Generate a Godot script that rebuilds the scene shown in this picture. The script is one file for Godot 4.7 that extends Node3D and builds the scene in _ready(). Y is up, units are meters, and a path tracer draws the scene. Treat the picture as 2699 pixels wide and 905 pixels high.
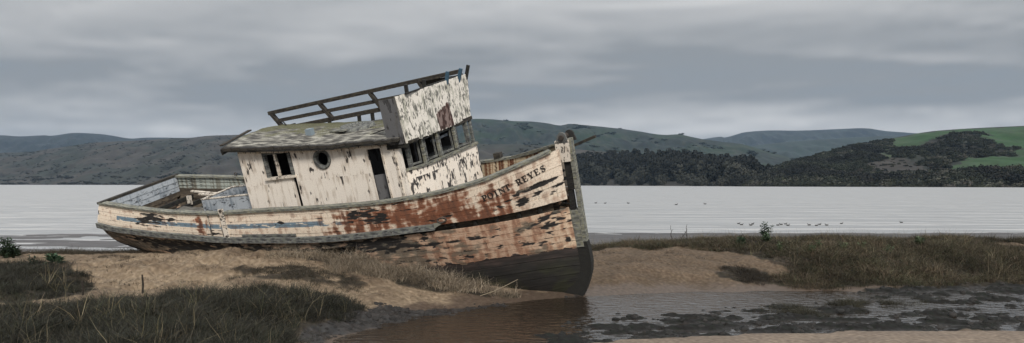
extends Node3D
# A derelict wooden fishing boat aground on a tidal sand bank, under an overcast sky.
# Metres, y up, the camera looks along -z. "depth" below means -z.

var rng := RandomNumberGenerator.new()
var taken := {}
var mats := {}

# ------------------------------------------------------------------ naming
func numbered(called: String) -> String:
	var k: int = taken.get(called, 0)
	taken[called] = k + 1
	return called if k == 0 else "%s_%03d" % [called, k]

func tag(o: Node, label: String, category: String, group := "", kind := "") -> void:
	if label != "":
		o.set_meta("label", label)
	if category != "":
		o.set_meta("category", category)
	if group != "":
		o.set_meta("group", group)
	if kind != "":
		o.set_meta("kind", kind)

func base(called: String, at: Vector3, turn := 0.0) -> Node3D:
	var o := Node3D.new()
	o.name = numbered(called)
	add_child(o)
	o.position = at
	o.rotation.y = turn
	return o

func group_node(called: String, parent: Node3D) -> Node3D:
	var o := Node3D.new()
	o.name = called
	parent.add_child(o, true)
	return o

# ------------------------------------------------------------------ mesh builder
class MB:
	var v := PackedVector3Array()
	var n := PackedVector3Array()
	var t := PackedVector2Array()
	var c := PackedColorArray()
	var col := Color.WHITE
	func tri(a: Vector3, b: Vector3, d: Vector3, ua := Vector2.ZERO, ub := Vector2.ZERO, ud := Vector2.ZERO) -> void:
		var nn := (a - d).cross(a - b).normalized()
		v.append(a); v.append(b); v.append(d)
		for k in 3:
			n.append(nn)
			c.append(col)
		t.append(ua); t.append(ub); t.append(ud)
	func quad(a: Vector3, b: Vector3, d: Vector3, e: Vector3, ua := Vector2.ZERO, ub := Vector2(1, 0), ud := Vector2(1, 1), ue := Vector2(0, 1)) -> void:
		tri(a, b, d, ua, ub, ud)
		tri(a, d, e, ua, ud, ue)
	# a box given by eight corners: o + combinations of the three edges; the texture runs in metres along each face
	func box(o: Vector3, ex: Vector3, ey: Vector3, ez: Vector3, uo := Vector2.ZERO, us := 1.0) -> void:
		if ex.cross(ey).dot(ez) < 0.0:
			o += ez
			ez = -ez
		var X := ex.length() * us
		var Y := ey.length() * us
		var Z := ez.length() * us
		var q := [
			[o + ez, ex, ey, X, Y], [o + ex, -ex, ey, X, Y],
			[o + ex + ez, -ez, ey, Z, Y], [o, ez, ey, Z, Y],
			[o + ey + ez, ex, -ez, X, Z], [o, ex, ez, X, Z]]
		for f in q:
			var p: Vector3 = f[0]
			var a: Vector3 = f[1]
			var b: Vector3 = f[2]
			var w: float = f[3]
			var h: float = f[4]
			quad(p, p + b, p + a + b, p + a, uo + Vector2(0, h), uo, uo + Vector2(w, 0), uo + Vector2(w, h))
	# a timber from p to q, w across and h along the hint direction
	func beam(p: Vector3, q: Vector3, w: float, h: float, up := Vector3.UP, uo := Vector2.ZERO) -> void:
		var d := (q - p)
		var s := d.cross(up).normalized() * w
		var u := s.cross(d).normalized() * h
		box(p - s * 0.5 - u * 0.5, d, u, s, uo)
	# a smooth sheet of rows x columns of points
	func sheet(p: Array, uvs: Array, flip := false) -> void:
		var R := p.size()
		var C: int = p[0].size()
		var nn := []
		for i in R:
			var row := PackedVector3Array()
			for j in C:
				var du: Vector3 = p[mini(i + 1, R - 1)][j] - p[maxi(i - 1, 0)][j]
				var dv: Vector3 = p[i][mini(j + 1, C - 1)] - p[i][maxi(j - 1, 0)]
				var m := dv.cross(du).normalized()
				row.append(-m if flip else m)
			nn.append(row)
		for i in R - 1:
			for j in C - 1:
				var q := [[i, j], [i, j + 1], [i + 1, j + 1], [i + 1, j]]
				var order := [0, 1, 2, 0, 2, 3] if flip else [0, 2, 1, 0, 3, 2]
				for k in order:
					var e: Array = q[k]
					v.append(p[e[0]][e[1]])
					n.append(nn[e[0]][e[1]])
					t.append(uvs[e[0]][e[1]])
					c.append(col)
	func tube(pts: Array, radii: Array, sides := 8) -> void:
		var rows := []
		var uvs := []
		var N := pts.size()
		for i in N:
			var d: Vector3 = (pts[mini(i + 1, N - 1)] - pts[maxi(i - 1, 0)]).normalized()
			var a := d.cross(Vector3(0.31, 0.9, 0.17)).normalized()
			var b := d.cross(a)
			var row := PackedVector3Array()
			var ru := PackedVector2Array()
			for k in sides + 1:
				var w := TAU * k / sides
				row.append(pts[i] + (a * cos(w) + b * sin(w)) * radii[i])
				ru.append(Vector2(float(k) / sides, float(i) / N))
			rows.append(row)
			uvs.append(ru)
		sheet(rows, uvs)
		for i in [0, N - 1]:
			for k in sides:
				if i == 0:
					tri(pts[0], rows[0][k], rows[0][k + 1])
				else:
					tri(pts[i], rows[i][k + 1], rows[i][k])
	func mesh() -> ArrayMesh:
		var a := []
		a.resize(Mesh.ARRAY_MAX)
		a[Mesh.ARRAY_VERTEX] = v
		a[Mesh.ARRAY_NORMAL] = n
		a[Mesh.ARRAY_TEX_UV] = t
		a[Mesh.ARRAY_COLOR] = c
		var m := ArrayMesh.new()
		m.add_surface_from_arrays(Mesh.PRIMITIVE_TRIANGLES, a)
		return m

func put(mb: MB, called: String, m: Material, parent: Node3D = null) -> MeshInstance3D:
	return put_mesh(mb.mesh(), called, m, parent)

func put_mesh(me: Mesh, called: String, m: Material, parent: Node3D = null) -> MeshInstance3D:
	var o := MeshInstance3D.new()
	o.mesh = me
	o.material_override = m
	if parent == null:
		o.name = numbered(called)
		add_child(o)
	else:
		o.name = called
		parent.add_child(o, true)
	return o

func scatter(called: String, me: Mesh, m: Material, places: Array, colours: Array, label: String, category: String) -> MultiMeshInstance3D:
	var mm := MultiMesh.new()
	mm.transform_format = MultiMesh.TRANSFORM_3D
	mm.use_colors = true
	mm.mesh = me
	mm.instance_count = places.size()
	for i in places.size():
		mm.set_instance_transform(i, places[i])
		mm.set_instance_color(i, colours[i])
	var o := MultiMeshInstance3D.new()
	o.multimesh = mm
	o.material_override = m
	o.name = numbered(called)
	add_child(o)
	tag(o, label, category, "", "stuff")
	return o

# ------------------------------------------------------------------ textures
func noise_bytes(seed_: int, freq: float, w: int, h: int, sx := 1.0, sy := 1.0, octaves := 4, kind := FastNoiseLite.TYPE_SIMPLEX_SMOOTH) -> PackedByteArray:
	var nz := FastNoiseLite.new()
	nz.seed = seed_
	nz.noise_type = kind
	nz.frequency = freq
	nz.fractal_octaves = octaves
	var im := nz.get_image(maxi(4, int(w / sx)), maxi(4, int(h / sy)), false, false, true)
	im.convert(Image.FORMAT_L8)
	im.resize(w, h, Image.INTERPOLATE_CUBIC)
	return im.get_data()

func to_texture(data: PackedByteArray, w: int, h: int) -> ImageTexture:
	var im := Image.create_from_data(w, h, false, Image.FORMAT_RGB8, data)
	return ImageTexture.create_from_image(im)

func relief(height: PackedByteArray, w: int, h: int, strength: float) -> ImageTexture:
	var im := Image.create_from_data(w, h, false, Image.FORMAT_L8, height)
	im.convert(Image.FORMAT_RGBA8)
	im.bump_map_to_normal_map(strength)
	return ImageTexture.create_from_image(im)

# paint over timber: flakes off where a noise stretched by (sx, sy) passes the limit, stained by runs of dirt or rust
func paint_textures(seed_: int, w: int, h: int, paint: Color, under: Color, limit: float, sx: float, sy: float, freq: float, stain: Color, stain_amount: float, patch := 0.25) -> Array:
	var chip := noise_bytes(seed_, freq, w, h, sx, sy, 4)
	var flake := noise_bytes(seed_ + 5, freq * 0.3, w, h, sx, sy * 0.8, 3)
	var large := noise_bytes(seed_ + 1, 0.012, w, h, 1.0, 1.0, 3)
	var fine := noise_bytes(seed_ + 2, 0.25, w, h, 1.0, 1.0, 2)
	var run := noise_bytes(seed_ + 3, 0.045, w, h, 1.0, 10.0, 4)
	var grain := noise_bytes(seed_ + 4, 0.12, w, h, sx * 0.8, sy * 1.6, 3)
	var out := PackedByteArray()
	out.resize(w * h * 3)
	var bump := PackedByteArray()
	bump.resize(w * h)
	for i in w * h:
		var big := large[i] / 255.0
		var f := fine[i] / 255.0
		var g := grain[i] / 255.0
		var k := chip[i] / 255.0 * 0.62 + flake[i] / 255.0 * 0.42 + (big - 0.5) * patch
		var e := clampf((k - limit) * 14.0, 0.0, 1.0)
		var r := clampf((run[i] / 255.0 * 0.6 + big * 0.4 - 0.5) * 4.0, 0.0, 1.0) * stain_amount
		var p := paint.lerp(stain, r) * (0.88 + 0.2 * f)
		var u := under * (0.55 + 0.9 * g)
		var q := p.lerp(u, e)
		out[i * 3] = clampi(int(q.r * 255.0), 0, 255)
		out[i * 3 + 1] = clampi(int(q.g * 255.0), 0, 255)
		out[i * 3 + 2] = clampi(int(q.b * 255.0), 0, 255)
		bump[i] = clampi(int(150.0 - e * 90.0 + f * 30.0 + (g * 50.0 if e > 0.5 else 0.0)), 0, 255)
	return [to_texture(out, w, h), relief(bump, w, h, 3.0)]

func wood_textures(seed_: int, light: Color, dark: Color, lichen: Color, lichen_amount: float) -> Array:
	var w := 256
	var h := 256
	var grain := noise_bytes(seed_, 0.06, w, h, 12.0, 1.0, 4)
	var large := noise_bytes(seed_ + 1, 0.02, w, h, 1.0, 1.0, 3)
	var crack := noise_bytes(seed_ + 2, 0.09, w, h, 14.0, 1.0, 2)
	var out := PackedByteArray()
	out.resize(w * h * 3)
	var bump := PackedByteArray()
	bump.resize(w * h)
	for i in w * h:
		var g := grain[i] / 255.0
		var l := large[i] / 255.0
		var k := clampf((crack[i] / 255.0 - 0.7) * 9.0, 0.0, 1.0)
		var q := dark.lerp(light, clampf(g * 0.9 + (l - 0.5) * 0.7, 0.0, 1.0))
		q = q.lerp(lichen, clampf((l - 0.55) * 5.0, 0.0, 1.0) * lichen_amount)
		q = q.lerp(dark * 0.5, k * 0.8)
		out[i * 3] = clampi(int(q.r * 255.0), 0, 255)
		out[i * 3 + 1] = clampi(int(q.g * 255.0), 0, 255)
		out[i * 3 + 2] = clampi(int(q.b * 255.0), 0, 255)
		bump[i] = clampi(int(170.0 * g + 50.0 - k * 120.0), 0, 255)
	return [to_texture(out, w, h), relief(bump, w, h, 3.0)]

func material(tex: Array, rough := 0.85, scale := 1.0) -> StandardMaterial3D:
	var m := StandardMaterial3D.new()
	m.albedo_texture = tex[0]
	if tex.size() > 1:
		m.normal_enabled = true
		m.normal_texture = tex[1]
	m.roughness = rough
	m.uv1_scale = Vector3(scale, scale, scale)
	return m

func plain(c: Color, rough := 0.8) -> StandardMaterial3D:
	var m := StandardMaterial3D.new()
	m.albedo_color = c
	m.roughness = rough
	return m

func vertex_material(rough := 0.9, backlight := 0.0) -> StandardMaterial3D:
	var m := StandardMaterial3D.new()
	m.vertex_color_use_as_albedo = true
	m.roughness = rough
	if backlight > 0.0:
		m.backlight_enabled = true
		m.backlight = Color(backlight, backlight, backlight * 0.7)
	return m

# smooth curve through a table of x, y pairs (x ascending)
func curve(tab: Array, x: float) -> float:
	var N := tab.size() / 2
	if x <= tab[0]:
		return tab[1]
	if x >= tab[N * 2 - 2]:
		return tab[N * 2 - 1]
	var i := 0
	while tab[(i + 1) * 2] < x:
		i += 1
	var x0: float = tab[i * 2]
	var x1: float = tab[i * 2 + 2]
	var y0: float = tab[i * 2 + 1]
	var y1: float = tab[i * 2 + 3]
	var h := x1 - x0
	var m0 := (y1 - y0) / h
	var m1 := m0
	if i > 0:
		m0 = (y1 - float(tab[i * 2 - 1])) / (x1 - float(tab[i * 2 - 2]))
	if i < N - 2:
		m1 = (float(tab[i * 2 + 5]) - y0) / (float(tab[i * 2 + 4]) - x0)
	var t := (x - x0) / h
	return (2 * t * t * t - 3 * t * t + 1) * y0 + (t * t * t - 2 * t * t + t) * h * m0 + (3 * t * t - 2 * t * t * t) * y1 + (t * t * t - t * t) * h * m1

func inside(poly: Array, x: float, z: float) -> bool:
	var hit := false
	var N := poly.size() / 2
	var j := N - 1
	for i in N:
		var xi: float = poly[i * 2]
		var zi: float = poly[i * 2 + 1]
		var xj: float = poly[j * 2]
		var zj: float = poly[j * 2 + 1]
		if (zi > z) != (zj > z) and x < (xj - xi) * (z - zi) / (zj - zi) + xi:
			hit = not hit
		j = i
	return hit

# ------------------------------------------------------------------ main
func _ready() -> void:
	rng.seed = 20240
	make_camera_and_sky()
	make_materials()
	make_terrain()
	make_water()
	make_hills()
	make_boat()
	make_grass()
	make_small_things()

func make_camera_and_sky() -> void:
	var cam := Camera3D.new()
	cam.name = "camera"
	cam.projection = Camera3D.PROJECTION_FRUSTUM
	cam.near = 0.1
	cam.far = 20000.0
	cam.size = 0.1 * 905.0 / 2300.0
	cam.frustum_offset = Vector2(0.0, 0.1 * 32.5 / 2300.0)
	cam.position = Vector3(0, 2.2, 0)
	add_child(cam)
	cam.current = true

	var env := Environment.new()
	env.background_mode = Environment.BG_SKY
	env.tonemap_mode = Environment.TONE_MAPPER_LINEAR
	env.tonemap_exposure = EXPOSURE
	env.background_energy_multiplier = SKY_ENERGY
	env.sdfgi_enabled = true
	env.ssao_enabled = true
	env.ssil_enabled = true
	env.fog_enabled = true
	env.fog_density = 0.00004
	env.fog_light_color = Color(0.55, 0.67, 0.80)
	var sky := Sky.new()
	var pano := PanoramaSkyMaterial.new()
	pano.panorama = cloud_panorama()
	sky.sky_material = pano
	env.sky = sky
	var we := WorldEnvironment.new()
	we.name = "world_environment"
	we.environment = env
	add_child(we)

	var sun := DirectionalLight3D.new()
	sun.name = "sun"
	sun.light_energy = 0.5
	sun.light_angular_distance = 14.0
	sun.light_color = Color(1.0, 0.965, 0.92)
	sun.shadow_enabled = true
	add_child(sun)
	sun.look_at_from_position(Vector3(1.6, 6.0, 8.3), Vector3.ZERO, Vector3.UP)

const EXPOSURE := 1.9
const SKY_ENERGY := 0.54

func cloud_panorama() -> ImageTexture:
	var w := 1024
	var h := 512
	var nz := FastNoiseLite.new()
	nz.seed = 11
	nz.frequency = 0.5
	nz.fractal_octaves = 5
	var n2 := FastNoiseLite.new()
	n2.seed = 29
	n2.frequency = 1.6
	n2.fractal_octaves = 4
	var data := PackedFloat32Array()
	data.resize(w * h * 3)
	for y in h:
		var el := (0.5 - (y + 0.5) / h) * PI
		for x in w:
			var i := (y * w + x) * 3
			var r := 0.46
			var g := 0.5
			var b := 0.54
			if el > -0.02:
				var az := fposmod((x + 0.5) / w + 0.5, 1.0) * TAU - PI
				var e := rad_to_deg(maxf(el, 0.0))
				var s := 1.0 / (sin(maxf(el, 0.0)) + 0.075)
				var p := Vector2(sin(az), -cos(az)) * cos(el) * s
				var a := rad_to_deg(az)
				var warp := 0.8 * n2.get_noise_2d(p.x * 0.12 + 9.0, p.y * 0.3)
				# broad layers of stratus: darker bellies, lighter gaps, sampled on a level sheet so that they flatten towards the horizon
				var v := 0.56 + 0.40 * nz.get_noise_2d(p.x * 0.4 + warp, p.y * 0.9) + 0.36 * n2.get_noise_2d(p.x * 0.6 + warp, p.y * 0.8 + warp)
				var wob := 0.55 * nz.get_noise_2d(a * 0.055 + 40.0, 3.0)
				v -= 0.36 * exp(-pow((e - 6.1 - wob * 1.2) / 1.5, 2.0))
				v += 0.24 * exp(-pow((e - 3.9 - wob) / 0.9, 2.0))
				v -= 0.10 * exp(-pow((e - 2.9 + wob) / 0.45, 2.0))
				v += 0.38 * exp(-pow(e / 3.6, 2.0))
				v += 0.14 * smoothstep(7.5, 12.0, e)
				v = clampf(v, 0.0, 1.15)
				# an overcast sky brightens towards the zenith
				var up := 1.0 + 0.9 * smoothstep(0.15, 0.6, sin(maxf(el, 0.0)))
				r = lerpf(0.158, 0.545, v) * up
				g = lerpf(0.186, 0.55, v) * up
				b = lerpf(0.212, 0.555, v) * up
			data[i] = r
			data[i + 1] = g
			data[i + 2] = b
	var im := Image.create_from_data(w, h, false, Image.FORMAT_RGBF, data.to_byte_array())
	im.resize(2048, 1024, Image.INTERPOLATE_CUBIC)
	return ImageTexture.create_from_image(im)

# ------------------------------------------------------------------ ground
# survey of the ground: x, depth and weight of each point, summed as distance cones
const TERRAIN_POINTS: Array[float] = [-2.79, 12.04, 0.085829, -2.50, 12.54, 0.015624, -2.05, 13.34, -0.022319, -1.26, 14.76, 0.002511, -0.42, 15.73, 0.007270, 0.31, 16.29, 0.006222, 1.21, 16.40, 0.021282, 0.83, 16.19, 0.022852, 1.62, 16.79, 0.013437, 2.50, 17.62, 0.071321, 3.83, 18.22, 0.169650, 5.16, 18.50, 0.265199, 6.50, 18.71, 0.604726, 8.33, 19.01, 0.329603, 9.86, 19.47, 0.301336, 11.42, 20.03, 0.335284, 2.28, 18.37, -0.107964, 3.52, 18.78, -0.079067, 4.70, 18.37, -0.303666, 2.03, 21.04, -0.033383, 3.06, 21.54, 0.058768, 4.04, 21.54, 0.031092, 4.91, 21.04, 0.021583, 5.50, 19.73, -0.034121, 6.02, 19.10, -0.180370, 2.70, 21.80, -0.120695, 4.31, 22.98, -0.054883, 6.05, 23.62, -0.022750, 7.77, 23.96, -0.032512, 10.10, 24.30, -0.110245, 12.31, 24.30, -0.054857, 14.08, 24.30, -0.158874, 6.47, 18.64, -0.517856, 7.81, 18.81, -0.224889, 9.31, 19.25, -0.239039, 10.99, 19.91, -0.238481, 6.84, 19.71, -0.071154, 8.87, 20.25, -0.094112, 11.02, 20.82, -0.137636, -1.71, 13.04, 0.061890, -0.86, 13.75, 0.025148, 0.08, 14.98, 0.030706, 1.16, 15.67, 0.011224, 2.41, 16.98, 0.016142, 3.66, 17.40, 0.027079, 4.96, 17.78, 0.100606, 6.62, 17.90, 0.136595, -1.07, 12.48, 0.006252, 1.30, 13.50, -0.043801, 2.32, 14.10, -0.028969, 3.34, 14.31, -0.016524, 4.52, 14.99, -0.026582, 5.82, 15.73, -0.042047, 7.77, 16.85, -0.024959, 9.64, 17.47, -0.000760, 0.63, 12.36, -0.020417, 1.49, 12.52, 0.024402, 8.06, 15.23, 0.008568, 6.89, 15.73, 0.003814, 2.44, 12.98, 0.019773, 4.39, 13.53, 0.018346, 6.29, 13.65, 0.012983, 1.64, 11.55, -0.031833, 2.75, 11.78, -0.009411, 3.92, 12.09, -0.007594, 5.63, 12.22, -0.006337, 7.16, 12.35, -0.009990, -8.62, 19.76, -0.032578, -7.24, 18.95, -0.018838, -5.74, 18.30, -0.043383, -4.74, 17.70, -0.029648, -3.82, 17.18, -0.018951, -2.99, 16.91, -0.055403, -2.17, 16.58, -0.067849, -1.41, 16.48, -0.038671, -0.67, 16.62, 0.025893, -11.46, 19.53, -0.020759, -10.63, 19.64, -0.000184, -9.77, 20.08, -0.006553, -6.52, 16.48, -0.047161, -5.38, 16.23, -0.161203, -7.54, 16.75, 0.023941, -7.90, 15.95, 0.007534, -9.09, 17.08, 0.032490, -5.65, 15.74, 0.139128, -4.61, 15.85, 0.064306, -3.80, 15.81, -0.096798, -3.07, 16.14, 0.099931, -2.40, 15.57, 0.010207, -1.67, 15.41, 0.051377, -5.86, 14.82, 0.036881, -6.55, 13.85, 0.005962, -7.20, 12.87, 0.010159, -8.45, 15.10, 0.000732, -5.83, 11.25, 0.008687, -5.01, 11.72, -0.018228, -4.19, 12.46, -0.057080, -3.37, 13.01, -0.112695, -2.81, 14.07, -0.016624, -2.44, 13.81, 0.031819, -2.83, 12.74, 0.047759, -3.21, 11.06, -0.064592, -4.18, 10.33, -0.025380, -5.59, 10.33, 0.015038, -2.95, 11.83, 0.047899, -30.00, 24.00, 0.002171, -30.00, 33.00, -0.000106, -30.00, 41.00, -0.012299, -30.00, 50.00, 0.005293, -30.00, 62.00, 0.005314, -25.00, 24.00, 0.003981, -25.00, 33.00, 0.001141, -25.00, 41.00, -0.006143, -25.00, 50.00, 0.003505, -25.00, 62.00, 0.000580, -20.00, 24.00, 0.012386, -20.00, 33.00, -0.000691, -20.00, 41.00, -0.006364, -20.00, 50.00, 0.003474, -20.00, 62.00, 0.000499, -15.00, 24.00, 0.049571, -15.00, 33.00, -0.002650, -15.00, 41.00, -0.006388, -15.00, 50.00, 0.003496, -15.00, 62.00, 0.000517, -10.00, 24.00, 0.061575, -10.00, 33.00, -0.004215, -10.00, 41.00, -0.006372, -10.00, 50.00, 0.003522, -10.00, 62.00, 0.000517, -5.00, 24.00, 0.049793, -5.00, 33.00, -0.005027, -5.00, 41.00, -0.006489, -5.00, 50.00, 0.003539, -5.00, 62.00, 0.000509, 0.00, 24.00, 0.094971, 0.00, 33.00, -0.004037, 0.00, 41.00, -0.006820, 0.00, 50.00, 0.003552, 0.00, 62.00, 0.000505, 5.00, 27.50, 0.061474, 5.00, 33.00, -0.004439, 5.00, 41.00, -0.007225, 5.00, 50.00, 0.003559, 5.00, 62.00, 0.000507, 10.00, 27.50, 0.088858, 10.00, 33.00, -0.004793, 10.00, 41.00, -0.007438, 10.00, 50.00, 0.003554, 10.00, 62.00, 0.000513, 15.00, 27.50, 0.069043, 15.00, 33.00, -0.003297, 15.00, 41.00, -0.007358, 15.00, 50.00, 0.003529, 15.00, 62.00, 0.000513, 20.00, 27.50, 0.012359, 20.00, 33.00, -0.000207, 20.00, 41.00, -0.007067, 20.00, 50.00, 0.003500, 20.00, 62.00, 0.000495, 25.00, 27.50, 0.001225, 25.00, 33.00, 0.002670, 25.00, 41.00, -0.006615, 25.00, 50.00, 0.003521, 25.00, 62.00, 0.000578, 30.00, 27.50, -0.001573, 30.00, 33.00, 0.001974, 30.00, 41.00, -0.012529, 30.00, 50.00, 0.005294, 30.00, 62.00, 0.005295, -14.00, 21.20, -0.062265, -10.00, 21.20, -0.009942, -6.00, 21.20, -0.002066, 6.00, 24.50, -0.012746, 10.00, 24.50, 0.079129, 14.00, 24.50, 0.066888, -9.00, 7.00, 0.011699, -6.00, 7.00, 0.003510, -3.00, 7.00, -0.054835, 0.00, 7.00, 0.094357, 3.00, 7.00, -0.025400, 6.00, 7.00, -0.006181, 9.00, 7.00, -0.000097, -9.00, 2.00, 0.008634, 0.00, 2.00, -0.004272, 9.00, 2.00, -0.011607, -14.00, 12.00, -0.003612, -14.00, 7.00, -0.009298, 14.00, 12.00, -0.002220, 14.00, 16.00, 0.005408]
const TERRAIN_LEVEL := -0.408037
const GRASS_FRONT := [-7.51, 12.1, -7.22, 12.2, -6.74, 12.6, -6.39, 13.2, -5.47, 13.9, -4.56, 14.2, -3.93, 14.5, -3.05, 14.8, -2.55, 14.8, -2.44, 14.35, -2.69, 13.5, -2.88, 12.95, -2.97, 12.35, -2.86, 11.35, -2.9, 8.0, -12.0, 8.0, -12.0, 12.1]
const GRASS_LEFT := [-14.0, 16.2, -11.5, 16.6, -10.6, 17.5, -9.76, 17.45, -9.1, 17.25, -7.91, 15.95, -7.07, 14.8, -6.75, 14.0, -7.1, 13.35, -7.42, 13.05, -7.66, 13.05, -14.0, 13.0]
const GRASS_MID := [-5.29, 15.95, -4.39, 16.4, -3.8, 16.4, -3.19, 16.35, -2.65, 15.8, -2.68, 15.15, -3.13, 15.35, -3.95, 15.25, -4.67, 15.35]
const DRY_HULL := [-4.6, 17.5, -3.87, 17.5, -3.05, 17.4, -2.21, 17.0, -1.08, 17.2, 0.32, 16.85, 0.09, 16.45, -0.8, 16.3, -1.73, 15.95, -2.5, 16.25, -3.32, 16.65, -4.0, 16.95, -4.8, 17.2]
const GRASS_RIGHT := [5.9, 19.25, 5.4, 20.4, 4.4, 21.6, 2.1, 21.7, 1.4, 23.0, 3.0, 24.3, 6.0, 25.0, 14.0, 25.6, 18.0, 25.5, 18.0, 21.5, 11.3, 18.9, 9.45, 18.3, 7.75, 18.05, 5.95, 18.05, 5.6, 18.45, 6.0, 18.95]
const TUFT_RIGHT := [4.68, 19.3, 5.39, 19.35, 5.72, 18.75, 5.65, 18.5, 4.62, 18.3, 4.36, 18.55]
const SHORE_LEFT := [-14.0, 19.2, -14.0, 21.0, -8.9, 21.0, -7.2, 20.2, -7.4, 19.7, -8.8, 19.5]
const ALGAE := [1.0, 14.6, 1.93, 15.5, 2.81, 15.65, 4.34, 15.55, 5.5, 16.85, 6.33, 17.45, 7.95, 18.05, 10.94, 18.9, 16.0, 19.3, 16.0, 12.9, 7.33, 12.55, 5.79, 12.6, 4.04, 12.5, 2.83, 12.25, 1.13, 11.85, -0.3, 11.3, -0.21, 12.25, 0.56, 13.3]
const GRASS_MUD := [4.84, 16.05, 5.99, 16.6, 7.6, 16.9, 8.4, 16.2, 7.14, 15.6, 5.71, 14.55, 4.59, 14.15, 4.1, 14.6]
const MUD_LEFT := [-3.1, 12.2, -2.69, 13.5, -2.42, 14.45, -1.96, 14.95, -1.41, 14.85, -0.6, 15.6, 0.4, 16.35, 1.2, 17.0, 1.9, 16.9, 0.6, 15.9, -0.5, 15.2, -2.06, 13.35, -2.5, 12.55, -2.75, 11.6]
const FOOTPRINTS := [-8.6, 17.0, -8.2, 15.2, -6.6, 14.4, -4.9, 15.3, -4.6, 16.6, -5.0, 18.1, -7.5, 18.6]
const SAND_GAPS := [[6.9, 22.2, 7.6, 22.9, 8.4, 22.7, 8.5, 21.9, 7.4, 21.6], [12.2, 23.2, 13.0, 23.6, 13.9, 23.4, 13.8, 22.7, 12.6, 22.6]]

var ground_h := PackedFloat32Array()
const GX0 := -16.0
const GX1 := 16.0
const GD0 := 6.0
const GD1 := 24.5
const GNX := 712
const GND := 412

func survey(nx: int, nd: int, x0: float, x1: float, d0: float, d1: float, step: float) -> PackedFloat32Array:
	var cx := int((x1 - x0) / step)
	var cd := int((d1 - d0) / step)
	var coarse := PackedFloat32Array()
	coarse.resize(cx * cd)
	var P := PackedFloat64Array(TERRAIN_POINTS)
	var N := P.size()
	for j in cd:
		var d := d0 + (j + 0.5) * (d1 - d0) / cd
		for i in cx:
			var x := x0 + (i + 0.5) * (x1 - x0) / cx
			var s := TERRAIN_LEVEL
			var k := 0
			while k < N:
				var a := P[k] - x
				var b := P[k + 1] - d
				s += P[k + 2] * sqrt(a * a + b * b)
				k += 3
			coarse[j * cx + i] = s
	var im := Image.create_from_data(cx, cd, false, Image.FORMAT_RF, coarse.to_byte_array())
	im.resize(nx, nd, Image.INTERPOLATE_CUBIC)
	return im.get_data().to_float32_array()

# 0..255 mask of a region on the fine grid, its edge softened over about 0.3 m
func region(poly: Array) -> PackedByteArray:
	var pts := PackedVector2Array()
	for k in poly.size() / 2:
		pts.append(Vector2(poly[k * 2], poly[k * 2 + 1]))
	var cx := 160
	var cd := 92
	var b := PackedByteArray()
	b.resize(cx * cd)
	for j in cd:
		for i in cx:
			var p := Vector2(GX0 + (i + 0.5) * (GX1 - GX0) / cx, GD0 + (j + 0.5) * (GD1 - GD0) / cd)
			b[j * cx + i] = 255 if Geometry2D.is_point_in_polygon(p, pts) else 0
	var im := Image.create_from_data(cx, cd, false, Image.FORMAT_L8, b)
	im.resize(GNX, GND, Image.INTERPOLATE_BILINEAR)
	return im.get_data()

func height_at(x: float, d: float) -> float:
	var fx := clampf((x - GX0) / (GX1 - GX0) * GNX - 0.5, 0.0, GNX - 1.001)
	var fd := clampf((d - GD0) / (GD1 - GD0) * GND - 0.5, 0.0, GND - 1.001)
	var i := int(fx)
	var j := int(fd)
	var u := fx - i
	var v := fd - j
	var k := j * GNX + i
	return lerpf(lerpf(ground_h[k], ground_h[k + 1], u), lerpf(ground_h[k + GNX], ground_h[k + GNX + 1], u), v)

func height_mesh(h: PackedFloat32Array, col: PackedColorArray, nx: int, nd: int, x0: float, x1: float, d0: float, d1: float) -> ArrayMesh:
	var v := PackedVector3Array()
	var n := PackedVector3Array()
	var t := PackedVector2Array()
	v.resize(nx * nd)
	n.resize(nx * nd)
	t.resize(nx * nd)
	var sx := (x1 - x0) / nx
	var sd := (d1 - d0) / nd
	for j in nd:
		for i in nx:
			var k := j * nx + i
			v[k] = Vector3(x0 + (i + 0.5) * sx, h[k], -(d0 + (j + 0.5) * sd))
			var hx := h[j * nx + mini(i + 1, nx - 1)] - h[j * nx + maxi(i - 1, 0)]
			var hd := h[mini(j + 1, nd - 1) * nx + i] - h[maxi(j - 1, 0) * nx + i]
			n[k] = Vector3(-hx / (2 * sx), 1.0, hd / (2 * sd)).normalized()
			t[k] = Vector2((i + 0.5) / nx, (j + 0.5) / nd)
	var idx := PackedInt32Array()
	idx.resize((nx - 1) * (nd - 1) * 6)
	var q := 0
	for j in nd - 1:
		for i in nx - 1:
			var k := j * nx + i
			idx[q] = k; idx[q + 1] = k + nx; idx[q + 2] = k + 1
			idx[q + 3] = k + 1; idx[q + 4] = k + nx; idx[q + 5] = k + nx + 1
			q += 6
	var a := []
	a.resize(Mesh.ARRAY_MAX)
	a[Mesh.ARRAY_VERTEX] = v
	a[Mesh.ARRAY_NORMAL] = n
	a[Mesh.ARRAY_TEX_UV] = t
	a[Mesh.ARRAY_COLOR] = col
	a[Mesh.ARRAY_INDEX] = idx
	var m := ArrayMesh.new()
	m.add_surface_from_arrays(Mesh.PRIMITIVE_TRIANGLES, a)
	return m

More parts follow.
